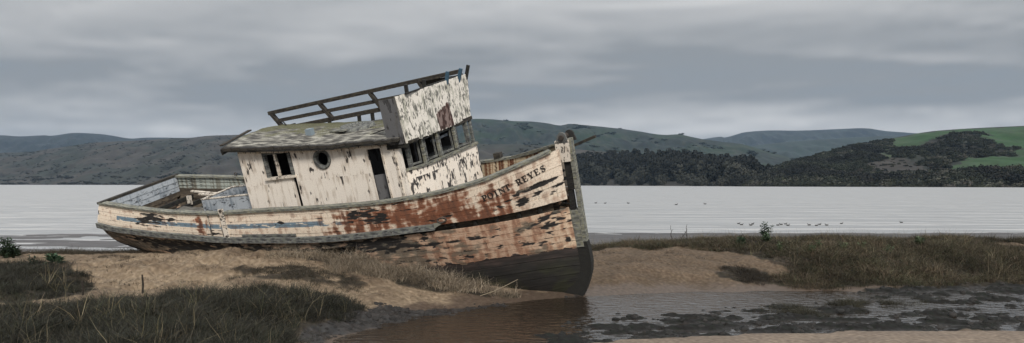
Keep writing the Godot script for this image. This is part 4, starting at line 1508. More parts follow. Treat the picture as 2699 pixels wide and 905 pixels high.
	# port bulwark lining: greenish boards aft, cream ones with rust runs forward
	for seg in [[-11.05, -9.6, mats.inner_grey], [-9.59, -8.2, mats.inner_grey], [-8.19, -6.6, mats.inner_grey], [-6.59, -5.0, mats.inner_grey], [-4.99, -3.4, mats.inner_rust], [-3.39, -2.2, mats.inner_rust], [-2.19, -1.2, mats.inner_rust], [-1.19, -0.5, mats.inner_rust]]:
		var rows_n := 3 if seg[0] < -4.995 else 6
		for k in rows_n:
			var mb := MB.new()
			var pts := []
			var outs := []
			var H := 0.33 if rows_n == 3 else 0.5
			for i in 8:
				var x := lerpf(seg[0], seg[1], i / 7.0)
				var p := hull_at(x, 0.04 + 0.2 * (k + 0.5) / rows_n * (1.0 if rows_n == 3 else 1.2))
				p.y = curve(Y_RAIL, x) - H * (k + 0.5) / rows_n
				pts.append(Vector3(p.x, p.y, -p.z + 0.07))
				outs.append(Vector3(0, 0, -1))
			sweep(mb, pts, outs, -0.025, 0.0, -H / rows_n * 0.5 + 0.004, H / rows_n * 0.5)
			put(mb, "bulwark_board", seg[2], boat)
	# box on the port rail forward and an eye aft
	var px := hull_at(-2.13, 0.0)
	put(board(-2.21, -2.06, px.y + 0.045, px.y + 0.17, -px.z - 0.02, -px.z + 0.12), "fairlead", mats.dark_wood, boat)
	var eye := MB.new()
	var ep := hull_at(-9.4, 0.0)
	var epts := []
	var er := []
	for k in 11:
		var a := -PI * 0.5 + TAU * k / 10.0
		epts.append(Vector3(-9.4 + cos(a) * 0.035, ep.y + 0.09 + sin(a) * 0.045, -ep.z + 0.05))
		er.append(0.012)
	eye.tube(epts, er, 6)
	put(eye, "ring_eye", mats.iron, boat)

	# the name on the bow
	var font := SystemFont.new()
	font.font_names = PackedStringArray(["Droid Serif"])
	font.font_weight = 700
	var word := "POINT REYES"
	var name_board := group_node("name_lettering", boat)
	for k in word.length():
		if word[k] == " ":
			continue
		var f := k / 10.0
		var x := lerpf(-1.57, -0.50, f)
		var v := lerpf(0.128, 0.078, f)
		var tm := TextMesh.new()
		tm.text = word[k]
		tm.font = font
		tm.font_size = 32
		tm.pixel_size = 0.168 / 32.0
		tm.depth = 0.006
		tm.curve_step = 2.0
		var o := put_mesh(tm, "letter", mats.letter, name_board)
		var n := hull_normal(x, v)
		var f0 := hull_at(x - 0.05, lerpf(0.128, 0.078, f - 0.047))
		var f1 := hull_at(x + 0.05, lerpf(0.128, 0.078, f + 0.047))
		var X := (f1 - f0).normalized()
		var Y := n.cross(X).normalized()
		o.transform = Transform3D(Basis(X, Y, n), hull_at(x, v) + n * 0.011)
	# hawse ring amidships
	var hx := hull_at(-2.45, 0.255)
	var hn := hull_normal(-2.45, 0.255)
	var hp := []
	var hr := []
	for k in 15:
		var a := TAU * k / 14.0
		var al := hull_at(-2.35, 0.255) - hull_at(-2.55, 0.255)
		hp.append(hx + hn * 0.012 + al.normalized() * cos(a) * 0.085 + Vector3.UP * sin(a) * 0.045)
		hr.append(0.014)
	var hm := MB.new()
	hm.tube(hp, hr, 6)
	put(hm, "hawse_ring", mats.iron, boat)

func make_deck(boat: Node3D) -> void:
	var deck := MB.new()
	# beams under the planks
	for k in 20:
		var x := -10.8 + k * 0.53
		var b := hull_at(x, 0.18).z - 0.12
		var y := deck_y(x) - 0.1
		deck.beam(Vector3(x, y, -b), Vector3(x, y, b), 0.08, 0.1, Vector3.UP)
	var d := put(deck, "deck", mats.black_wood, boat)
	for k in 21:
		var z := -1.36 + k * 0.136
		var x0 := -11.05
		var x1 := -0.6
		# planks rotted away along the stern and the port quarter
		if z < -0.95:
			x0 = -10.1
		elif z < -0.1:
			x0 = -9.35 + rng.randf_range(-0.2, 0.2)
		elif z < 0.5:
			x0 = -9.9 + rng.randf_range(-0.3, 0.2)
		if z < -0.4 and z > -0.82 and k % 2 == 0:
			x0 = -8.7
		while x0 < -1.0 and hull_at(x0, 0.17).z - 0.09 < absf(z) + 0.06:
			x0 += 0.1
		while x1 > -9.0 and hull_at(x1, 0.17).z - 0.09 < absf(z) + 0.06:
			x1 -= 0.1
		var cut := lerpf(x0, x1, rng.randf_range(0.35, 0.6))
		for e in [[x0, cut - 0.01], [cut, x1]]:
			if e[1] - e[0] < 0.3:
				continue
			var pts := []
			var outs := []
			for i in 9:
				var x := lerpf(e[0], e[1], i / 8.0)
				pts.append(Vector3(x, deck_y(x) + 0.03 * (1.0 - z * z / 2.0), z))
				outs.append(Vector3(0, 0, 1))
			var mb := MB.new()
			sweep(mb, pts, outs, -0.062, 0.062, -0.04 + rng.randf_range(-0.006, 0.0), rng.randf_range(-0.004, 0.006))
			put(mb, "deck_plank", mats.deck, d)
	# pale loose boards lying on the after deck
	for q in [[-10.6, -8.9, -1.0, 0.05], [-10.2, -8.6, -0.82, 0.03], [-10.0, -8.5, 0.55, 0.03]]:
		var a := Vector3(q[0], deck_y(q[0]) + 0.10, q[2])
		var b := Vector3(q[1], deck_y(q[1]) + 0.08, q[2] + q[3])
		put(timber(a, b, 0.07, 0.03), "loose_board", mats.white_wood, boat)
	# hatch coaming on the after deck: four blue grey sides and a pale rim
	var hatch := group_node("hatch_coaming", boat)
	var X0 := -8.45
	var X1 := -7.12
	var Z0 := -0.12
	var Z1 := 0.9
	var yt := -0.22
	var yb := -0.95
	put(board(X0, X1, yb, yt, Z1 - 0.04, Z1), "side_board", mats.inner, hatch)
	put(board(X0, X1, yb, yt, Z0, Z0 + 0.04), "side_board", mats.inner, hatch)
	put(board(X0, X0 + 0.04, yb, yt, Z0 + 0.04, Z1 - 0.04), "end_board", mats.inner, hatch)
	put(board(X1 - 0.04, X1, yb, yt, Z0 + 0.04, Z1 - 0.04), "end_board", mats.inner, hatch)
	put(board(X0 - 0.01, X1, yt, yt + 0.022, Z1 - 0.05, Z1 + 0.01), "rim", mats.white_wood, hatch)
	put(board(X0 - 0.01, X1, yt, yt + 0.022, Z0 - 0.01, Z0 + 0.05), "rim", mats.white_wood, hatch)
	put(board(X0 - 0.01, X0 + 0.05, yt, yt + 0.022, Z0 + 0.05, Z1 - 0.05), "rim", mats.white_wood, hatch)
	put(board(X1 - 0.06, X1, yt, yt + 0.022, Z0 + 0.05, Z1 - 0.05), "rim", mats.white_wood, hatch)
	# a scrap of pale plate lodged in the stern
	var scrap := MB.new()
	scrap.box(Vector3(-10.35, -0.62, -0.55), Vector3(0.16, 0.0, 0.02), Vector3(0.03, 0.22, 0.0), Vector3(0, 0, 0.03))
	put(scrap, "scrap_plate", mats.white_wood, boat)

func eave_y(x: float) -> float:
	return curve([-7.2, 0.86, -6.2, 0.77, -5.7, 0.73, -4.6, 0.64, -3.9, 0.62, -3.0, 0.58], x)

func roof_y(x: float, z: float) -> float:
	return eave_y(x) + 0.115 * (1.0 - z * z / 1.5625) - (0.03 * maxf(0.0, -z))

func make_deckhouse(boat: Node3D) -> void:
	var house := group_node("deckhouse", boat)
	house.set_meta("label", "cream painted deckhouse with dark empty openings")
	var z := 1.1
	var t := 0.045
	var yb := -1.05
	# starboard side: boards round the window, a gap, a board with the porthole, the doorway and its jamb
	put(board(-6.93, -6.47, yb, 0.80, z - t, z), "wall_panel", mats.wall, house)
	put(board(-6.462, -6.30, yb, 0.76, z - t, z - 0.004), "wall_panel", mats.wall, house)
	put(board(-6.30, -5.69, yb, 0.13, z - t, z), "wall_panel", mats.wall, house)
	put(board(-6.30, -5.60, 0.655, 0.76, z - t, z - 0.004), "wall_panel", mats.wall, house)
	put(holed_panel(-5.60, -4.33, yb, 0.66, z, t, -4.86, 0.39, 0.15), "wall_panel", mats.wall, house)
	put(board(-4.322, -3.79, yb, 0.61, z - t, z - 0.005), "wall_panel", mats.wall, house)
	put(board(-3.45, -3.16, yb, 0.56, z - t, z - 0.006), "door_jamb", mats.wall, house)
	put(board(-3.475, -3.44, yb, 0.56, z - 0.09, z + 0.008), "door_jamb", mats.white_wood, house)
	put(board(-3.2, -3.165, yb, 0.56, z - 0.03, z + 0.012), "corner_post", mats.white_wood, house)
	put(board(-3.80, -3.44, 0.47, 0.56, z - t, z - 0.006), "door_head", mats.wall, house)
	# dark plywood leaf standing open inside the doorway
	var leaf := MB.new()
	leaf.box(Vector3(-3.80, yb, z - 0.10), Vector3(0.30, 0, -0.10), Vector3(0, 0.98, 0), Vector3(0.0, 0, 0.02))
	put(leaf, "door", mats.plywood, house)
	# window: frame, mullion and sill
	var win := group_node("window_frame", house)
	put(board(-6.31, -6.25, 0.13, 0.665, z - 0.06, z + 0.018), "stile", mats.grey_wood, win)
	put(board(-5.68, -5.615, 0.13, 0.665, z - 0.06, z + 0.018), "stile", mats.grey_wood, win)
	put(board(-6.02, -5.975, 0.15, 0.64, z - 0.04, z + 0.022), "mullion", mats.white_wood, win)
	put(board(-6.25, -5.68, 0.615, 0.66, z - 0.06, z + 0.012), "head", mats.grey_wood, win)
	put(board(-6.36, -5.58, 0.095, 0.14, z - 0.06, z + 0.05), "sill", mats.white_wood, win)
	# porthole: a flanged ring
	var ring := group_node("porthole", house)
	var rows := []
	var uvs := []
	for k in 33:
		var a := TAU * k / 32.0
		var dir := Vector3(cos(a), sin(a), 0)
		var c := Vector3(-4.86, 0.39, z)
		var row := PackedVector3Array()
		var ru := PackedVector2Array()
		for q in [[0.205, 0.0], [0.20, 0.024], [0.155, 0.026], [0.142, 0.012], [0.138, -0.07]]:
			row.append(c + dir * q[0] + Vector3(0, 0, q[1]))
			ru.append(Vector2(a * 0.2, q[0]))
		rows.append(row)
		uvs.append(ru)
	var rm := MB.new()
	rm.sheet(rows, uvs, false)
	put(rm, "flange", mats.grey_wood, ring)
	for k in 8:
		var a := TAU * (k + 0.5) / 8.0
		var c := Vector3(-4.86 + cos(a) * 0.178, 0.39 + sin(a) * 0.178, z + 0.024)
		var bm := MB.new()
		bm.tube([c, c + Vector3(0, 0, 0.012)], [0.012, 0.01], 6)
		put(bm, "bolt", mats.iron, ring)
	# the other walls, with a window in the port side beside the wheel
	put(board(-6.93, -6.885, yb, 0.86, -1.1, 1.055), "wall_panel", mats.plywood, house)
	put(board(-6.885, -2.95, yb, 0.72, -1.1, -1.055), "wall_panel", mats.plywood, house)
	put(board(-2.95, -2.55, yb, -0.02, -1.1, -1.055), "wall_panel", mats.plywood, house)
	put(board(-2.95, -2.55, 0.52, 0.62, -1.1, -1.055), "wall_panel", mats.plywood, house)
	put(board(-6.88, -2.6, -1.1, -1.06, -1.05, 1.05), "floor_board", mats.inside, house)
	put(board(-4.4, -4.36, yb, 0.6, -1.05, 0.2), "inner_bulkhead", mats.plywood, house)
	# a shelf and a console seen through the front windows
	put(board(-3.25, -3.0, -0.06, -0.02, -1.0, 0.1), "shelf", mats.grey_wood, house)
	put(board(-3.2, -3.12, 0.2, 0.25, -1.0, -0.35), "shelf", mats.inner, house)
	put(board(-3.35, -3.3, -0.9, 0.55, 0.1, 0.16), "inner_post", mats.plywood, house)

	# roof: cambered sheet with a torn starboard edge
	var roof_rows := []
	var under := []
	var uv := []
	var nx := 60
	var nzr := 14
	var tear := FastNoiseLite.new()
	tear.seed = 17
	tear.frequency = 1.4
	for j in nzr:
		var rr := PackedVector3Array()
		var ur := PackedVector3Array()
		var uu := PackedVector2Array()
		for i in nx:
			var s := float(i) / (nx - 1)
			var q := float(j) / (nzr - 1)
			var x := lerpf(-7.16, -2.95, s)
			var zz := lerpf(1.27 + 0.05 * tear.get_noise_2d(x * 2.0, 0.0), -1.27, q)
			if j == 0 and i % 3 == 0:
				zz -= 0.02
			var y := roof_y(x, zz) + 0.02 * tear.get_noise_2d(x * 1.3, zz * 3.0)
			rr.append(Vector3(x, y + 0.045, zz))
			ur.append(Vector3(x, y - 0.005 + 0.012 * tear.get_noise_2d(x * 5.0, 9.0), zz))
			uu.append(Vector2(s, q))
		roof_rows.append(rr)
		under.append(ur)
		uv.append(uu)
	var rf := MB.new()
	rf.sheet(roof_rows, uv, true)
	var roof := put(rf, "roof", mats.roof, house)
	roof.set_meta("label", "weathered mossy canvas roof with a torn edge")
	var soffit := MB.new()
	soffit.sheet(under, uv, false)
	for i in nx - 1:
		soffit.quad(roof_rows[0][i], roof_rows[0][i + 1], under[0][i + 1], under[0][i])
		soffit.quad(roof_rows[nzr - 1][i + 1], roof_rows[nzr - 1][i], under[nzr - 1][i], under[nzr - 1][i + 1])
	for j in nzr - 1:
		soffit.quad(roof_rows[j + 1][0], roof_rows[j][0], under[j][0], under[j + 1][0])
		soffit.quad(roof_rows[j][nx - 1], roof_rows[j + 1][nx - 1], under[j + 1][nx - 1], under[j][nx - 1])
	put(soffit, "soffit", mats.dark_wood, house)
	# eave boards along the starboard edge, splintered into lengths
	var xs := [-7.15, -6.3, -5.55, -4.4, -3.7, -3.1]
	for k in xs.size() - 1:
		var a := Vector3(xs[k], eave_y(xs[k]) - 0.02, 1.255)
		var b := Vector3(xs[k + 1] - 0.015, eave_y(xs[k + 1]) - 0.02 + rng.randf_range(-0.015, 0.01), 1.255 + rng.randf_range(-0.02, 0.01))
		put(timber(a, b, 0.03, 0.055 + rng.randf_range(-0.02, 0.012)), "eave_board", mats.black_wood, house)
	# strip of pale timber under the eave
	put(timber(Vector3(-6.9, eave_y(-6.9) - 0.085, 1.115), Vector3(-5.3, eave_y(-5.3) - 0.085, 1.115), 0.03, 0.05), "eave_batten", mats.white_wood, house)
	put(timber(Vector3(-5.28, eave_y(-5.28) - 0.085, 1.115), Vector3(-3.3, eave_y(-3.3) - 0.075, 1.115), 0.03, 0.04), "eave_batten", mats.white_wood, house)
	# boards across the after end of the roof
	put(timber(Vector3(-7.17, 0.82, 1.28), Vector3(-7.17, roof_y(-7.17, 0.3) - 0.02, 0.3), 0.03, 0.12), "eave_board", mats.black_wood, house)
	put(timber(Vector3(-7.2, 0.95, 1.2), Vector3(-7.2, 1.06, 0.25), 0.10, 0.03), "eave_board", mats.dark_wood, house)
	put(timber(Vector3(-7.17, roof_y(-7.17, 0.28) - 0.02, 0.28), Vector3(-7.17, eave_y(-7.17) - 0.02, -1.26), 0.03, 0.1), "eave_board", mats.black_wood, house)
	# round hatch ring lying on the roof, with its flaking collar
	var hr := MB.new()
	var hrows := []
	var huv := []
	for k in 25:
		var a := TAU * k / 24.0
		var row := PackedVector3Array()
		var ru := PackedVector2Array()
		for q in [[0.33, 0.0], [0.32, 0.07], [0.22, 0.08], [0.18, 0.01]]:
			var x: float = -4.45 + cos(a) * q[0] * 1.15
			var zz: float = 0.25 + sin(a) * q[0]
			row.append(Vector3(x, roof_y(x, zz) + 0.045 + q[1] + 0.012 * tear.get_noise_2d(a * 3.0, q[0] * 9.0), zz))
			ru.append(Vector2(a, q[0] * 3.0))
		hrows.append(row)
		huv.append(ru)
	hr.sheet(hrows, huv, false)
	put(hr, "hatch_ring", mats.grey_wood, house)
	put(timber(Vector3(-4.95, roof_y(-4.95, 0.45) + 0.06, 0.45), Vector3(-4.5, roof_y(-4.5, 0.1) + 0.08, 0.6), 0.12, 0.03), "hatch_scrap", mats.rail, house)
	# bluish square vent
	put(board(-5.45, -5.31, roof_y(-5.4, 0.62) + 0.03, roof_y(-5.4, 0.62) + 0.17, 0.54, 0.66), "roof_vent", mats.vent, house)
	var wire := MB.new()
	wire.tube([Vector3(-3.75, roof_y(-3.75, 0.9) + 0.05, 0.9), Vector3(-3.5, roof_y(-3.5, 0.85) + 0.10, 0.85), Vector3(-3.3, roof_y(-3.3, 0.8) + 0.13, 0.8), Vector3(-3.25, roof_y(-3.25, 0.8) + 0.06, 0.8)], [0.012, 0.012, 0.012, 0.012], 5)
	put(wire, "bent_wire", mats.black_wood, house)
	var strip := MB.new()
	strip.tube([Vector3(-6.9, roof_y(-6.9, -0.6) + 0.05, -0.6), Vector3(-7.1, roof_y(-7.1, -0.8) + 0.1, -0.8), Vector3(-7.35, roof_y(-7.2, -1.0) + 0.16, -1.0)], [0.02, 0.016, 0.008], 5)
	put(strip, "torn_strip", mats.black_wood, house)

func make_wheelhouse(boat: Node3D) -> void:
	var w := group_node("wheelhouse", boat)
	w.set_meta("label", "wheelhouse front with four empty windows under a flaking white panel")
	var rag := FastNoiseLite.new()
	rag.seed = 23
	rag.frequency = 3.0
	# boarding below the windows
	var lower := cross_sheet(FRONT, 1.0, -0.98, 1.0, -0.98, func(s: float) -> float: return -1.05, func(s: float) -> float: return -0.06, 40, 0.0, 0.04)
	put(lower, "front_boarding", mats.front, w)
	put(board(-3.17, -3.08, -1.05, 0.5, 0.99, 1.09), "corner_post", mats.wall, w)
	# sill
	var pts := []
	var outs := []
	for k in 22:
		var z := lerpf(1.03, -1.0, k / 21.0)
		pts.append(Vector3(curve(FRONT, z), -0.06, z))
		outs.append(Vector3(1, 0, 0))
	var sill := MB.new()
	sweep(sill, pts, outs, -0.05, 0.045, 0.0, 0.045)
	put(sill, "sill", mats.rail, w)
	# head rail behind the panel
	pts = []
	for k in 22:
		var z := lerpf(1.03, -1.0, k / 21.0)
		pts.append(Vector3(curve(FRONT, z), 0.47, z))
	var head := MB.new()
	sweep(head, pts, outs, -0.05, 0.02, 0.0, 0.07)
	put(head, "head_rail", mats.dark_wood, w)
	# posts: z, width, pale or dark
	for q in [[0.90, 0.07, 0], [0.63, 0.06, 1], [0.55, 0.05, 0], [0.20, 0.055, 1], [0.12, 0.05, 0], [-0.33, 0.055, 1], [-0.41, 0.05, 0], [-0.79, 0.06, 0], [-0.93, 0.07, 0]]:
		var x := curve(FRONT, q[0])
		var m: Material = mats.rail if q[2] == 1 else mats.grey_wood
		var o := 0.03 if q[2] == 1 else 0.0
		var mb := MB.new()
		mb.box(Vector3(x - 0.05 + o, -0.02, q[0] - q[1] * 0.5), Vector3(0.05, 0, 0), Vector3(0.0, 0.52, 0), Vector3(0, 0, q[1]), Vector2(q[0], 0))
		put(mb, "window_post", m, w)
	# sashes: an inner frame in each opening
	for q in [[0.865, 0.66], [0.525, 0.235], [0.09, -0.30], [-0.44, -0.76]]:
		var fr := group_node("window_frame", w)
		for e in [0.03, 0.45]:
			var a := Vector3(curve(FRONT, q[0]) - 0.045, e, q[0])
			var b := Vector3(curve(FRONT, q[1]) - 0.045, e, q[1])
			put(timber(a, b, 0.03, 0.04), "sash_rail", mats.grey_wood, fr)
		for e in [q[0] - 0.015, q[1] + 0.015]:
			var x := curve(FRONT, e) - 0.05
			put(timber(Vector3(x, 0.0, e), Vector3(x, 0.47, e), 0.03, 0.03, Vector3.RIGHT), "sash_stile", mats.grey_wood, fr)
	# starboard return of the windows and its top
	put(board(-3.45, -3.17, 0.44, 0.6, 1.0, 1.06), "side_head", mats.dark_wood, w)

	# flaking brow panel with ragged lower edge, in two sheets either side of a torn hole that shows the bare backing
	var low := func(s: float) -> float: return 0.50 + 0.05 * rag.get_noise_2d(s * 6.0, 0.0) + (0.03 if s > 0.8 else 0.0)
	var hi := func(s: float) -> float: return 1.40 + 0.012 * rag.get_noise_2d(s * 5.0, 8.0)
	var brow := cross_sheet(BROW, 1.12, -0.98, 1.15, -1.18, low, hi, 60, 0.03, 0.03, 0.0)
	var panel := put(brow, "brow_panel", mats.panel, w)
	panel.set_meta("label", "white flaking plywood panel above the windows")
	# bare brown patch where the facing has come off: a recessed-looking board of raw ply let into the panel
	var bare_low := func(s: float) -> float: return 0.50 + 0.05 * rag.get_noise_2d(s * 4.0, 20.0)
	var bare_hi := func(s: float) -> float: return lerpf(0.84, 0.98, s) + 0.06 * rag.get_noise_2d(s * 3.0, 30.0)
	put(cross_sheet(BROW, 0.13, -0.35, 0.17, -0.30, bare_low, bare_hi, 14, 0.034, 0.003, 0.0), "bare_patch", mats.bare_ply, w)
	# weathered grey side board
	put(board(-3.24, -2.89, 0.50, 1.37, 1.12, 1.15), "side_board", mats.plywood, w)
	put(board(-3.30, -2.84, 0.42, 0.50, 1.09, 1.13), "side_board", mats.black_wood, w)
	put(board(-3.6, -2.6, 1.12, 1.40, -1.16, -1.12), "side_board", mats.dark_wood, w)
	put(board(-3.5, -2.75, 0.50, 0.54, -1.1, 1.1), "top_floor", mats.dark_wood, w)
	# frame heads standing above the panel, some still blue
	for q in [[0.80, 0.16, 0.03, 0], [0.30, 0.15, 0.05, 0], [-0.42, 0.17, 0.12, 1], [-0.84, 0.15, 0.16, 1], [-1.13, 0.17, 0.16, 0]]:
		var x := curve(BROW, q[0]) - 0.04
		var a := Vector3(x, 1.2, q[0])
		var b := Vector3(x + q[2], 1.40 + q[1], q[0])
		put(timber(a, b, 0.045, 0.065, Vector3.RIGHT), "frame_head", mats.blue_paint if q[3] == 1 else mats.black_wood, w)
	put(timber(Vector3(-2.74, 1.405, 0.95), Vector3(-2.58, 1.405, -1.15), 0.05, 0.03), "coaming_cap", mats.black_wood, w)

	# railing along the port side of the roof, leaning aft
	var rail := group_node("roof_railing", boat)
	rail.set_meta("label", "dark wooden railing leaning aft above the roof")
	var up := Vector3.UP
	put(timber(Vector3(-7.70, 1.22, -1.1), Vector3(-5.0, 1.352, -1.1), 0.09, 0.085), "top_rail", mats.dark_wood, rail)
	put(timber(Vector3(-4.99, 1.352, -1.1), Vector3(-2.62, 1.475, -1.1), 0.09, 0.085), "top_rail", mats.dark_wood, rail)
	put(timber(Vector3(-7.46, 1.02, -1.1), Vector3(-3.0, 1.19, -1.1), 0.05, 0.08), "middle_rail", mats.dark_wood, rail)
	put(timber(Vector3(-7.38, 0.82, -1.1), Vector3(-3.8, 0.97, -1.1), 0.06, 0.095), "bottom_rail", mats.dark_wood, rail)
	for q in [[-7.37, 0.80, -7.66, 1.24], [-5.97, 0.86, -6.23, 1.26], [-4.62, 0.90, -4.87, 1.34], [-3.4, 0.95, -3.6, 1.40]]:
		put(timber(Vector3(q[0], q[1], -1.1), Vector3(q[2], q[3], -1.1), 0.06, 0.11, Vector3.BACK), "post", mats.dark_wood, rail)
	for x in [-6.9, -6.1, -5.3, -4.95, -4.6, -4.2]:
		var y: float = lerpf(0.82, 0.97, (x + 7.38) / 3.58)
		put(timber(Vector3(x, roof_y(x, -1.1) + 0.03, -1.1), Vector3(x + 0.03, y, -1.1), 0.05, 0.07, Vector3.RIGHT), "rail_block", mats.black_wood, rail)

func make_bow_fittings(boat: Node3D) -> void:
	# cheeks of the anchor roller on the stem head
	var roller := group_node("anchor_roller", boat)
	for q in [[0.09, 0.0, mats.grey_wood], [-0.10, 0.09, mats.black_wood]]:
		var mb := MB.new()
		var c := Vector3(-0.16 + q[1], 0.06, q[0])
		var outline := []
		for k in 13:
			var a := PI * k / 12.0
			outline.append(c + Vector3(cos(a) * 0.09, sin(a) * 0.105, 0))
		outline.append(c + Vector3(-0.16, -0.1, 0))
		outline.append(c + Vector3(0.12, -0.1, 0))
		var th := Vector3(0, 0, 0.025)
		for k in outline.size():
			var e: Vector3 = outline[k]
			var f: Vector3 = outline[(k + 1) % outline.size()]
			mb.tri(c + th, f + th, e + th)
			mb.tri(c - th, e - th, f - th)
			mb.quad(e + th, f + th, f - th, e - th)
		put(mb, "cheek", q[2], roller)
	var drum := MB.new()
	drum.tube([Vector3(-0.16, 0.07, 0.15), Vector3(-0.12, 0.07, -0.12)], [0.05, 0.05], 12)
	put(drum, "drum", mats.iron, roller)
	# spar stub leaning out over the bow
	put(timber(Vector3(-0.6, -0.33, -0.30), Vector3(0.38, -0.05, -0.25), 0.06, 0.05), "spar", mats.dark_wood, boat)
	put(timber(Vector3(-1.6, -0.36, -0.72), Vector3(-0.3, -0.08, -0.16), 0.10, 0.03), "breasthook", mats.rail, boat)

# ------------------------------------------------------------------ grass and plants
# a tuft of bent blades; colours near white, tinted by each copy
func tuft_mesh(seed_: int, blades: int, spread: float, h0: float, h1: float, width: float, bend: float, curl := 0.0) -> ArrayMesh:
	var r := RandomNumberGenerator.new()
	r.seed = seed_
	var mb := MB.new()
	for k in blades:
		var w := r.randf() * TAU
		var p := Vector3(cos(w), 0, sin(w)) * spread * sqrt(r.randf())
		var out := Vector3(cos(w + r.randfn() * 0.8), 0, sin(w + r.randfn() * 0.8))
		var H := r.randf_range(h0, h1)
		var B := bend * r.randf_range(0.3, 1.4)
		var side := out.cross(Vector3.UP).normalized()
		if r.randf() < 0.5:
			side = out
		var tint := r.randf_range(0.7, 1.35)
		var S := 4
		var prev := p - Vector3(0, 0.02, 0)
		var pw := width
		for s in S:
			var f := float(s + 1) / S
			var q := p + Vector3.UP * H * (f - 0.35 * B * f * f) + out * H * B * f * f
			if curl > 0.0:
				q += Vector3(r.randfn(), r.randfn() * 0.4, r.randfn()) * curl * f
			var nw := width * (1.0 - f * 0.85)
			var tt := tint
			mb.col = Color(tt, tt * r.randf_range(0.92, 1.0), tt * r.randf_range(0.8, 1.0))
			mb.quad(prev - side * pw, q - side * nw, q + side * nw, prev + side * pw)
			prev = q
			pw = nw
	return mb.mesh()

func sow(poly: Array, count: int, size0: float, size1: float, cols: Array, places: Array, tints: Array, gap := -1.0, nfreq := 0.9, tilt := 0.12, seed_ := 3) -> void:
	var nz := FastNoiseLite.new()
	nz.seed = seed_
	nz.frequency = nfreq
	var x0 := 1e9
	var x1 := -1e9
	var d0 := 1e9
	var d1 := -1e9
	for k in poly.size() / 2:
		x0 = minf(x0, poly[k * 2]); x1 = maxf(x1, poly[k * 2])
		d0 = minf(d0, poly[k * 2 + 1]); d1 = maxf(d1, poly[k * 2 + 1])
	var pts := PackedVector2Array()
	for k in poly.size() / 2:
		pts.append(Vector2(poly[k * 2], poly[k * 2 + 1]))
	var made := 0
	var tries := 0
	while made < count and tries < count * 12:
		tries += 1
		var x := rng.randf_range(x0, x1)
		var d := rng.randf_range(d0, d1)
		var v := nz.get_noise_2d(x, d)
		var jx := x + v * 0.5
		var jd := d + nz.get_noise_2d(d + 50.0, x) * 0.5
		if not Geometry2D.is_point_in_polygon(Vector2(jx, jd), pts):
			continue
		if v < gap or inside(SAND_GAPS[0], x, d) or inside(SAND_GAPS[1], x, d):
			continue
		if d > GD1 - 0.1 or absf(x) > 15.8 or d < GD0 + 0.1:
			continue
		made += 1
		var near := 0
		for e in [Vector2(0.4, 0), Vector2(-0.4, 0), Vector2(0, 0.5), Vector2(0, -0.5)]:
			if Geometry2D.is_point_in_polygon(Vector2(jx, jd) + e, pts):
				near += 1
		var s := rng.randf_range(size0, size1) * (1.0 + v * 0.45) * lerpf(0.4, 1.0, near / 4.0)
		var b := Basis(Vector3(rng.randfn(), 0.01, rng.randfn()).normalized(), rng.randfn() * tilt) * Basis(Vector3.UP, rng.randf() * TAU)
		places.append(Transform3D(b.scaled(Vector3(s, s * rng.randf_range(0.8, 1.25), s)), Vector3(x, height_at(x, d) - 0.01, -d)))
		var c: Color = cols[rng.randi() % cols.size()]
		var k := rng.randf_range(0.75, 1.25) * (1.0 + v * 0.8) * 0.55
		tints.append(Color(c.r * k, c.g * k, c.b * k))

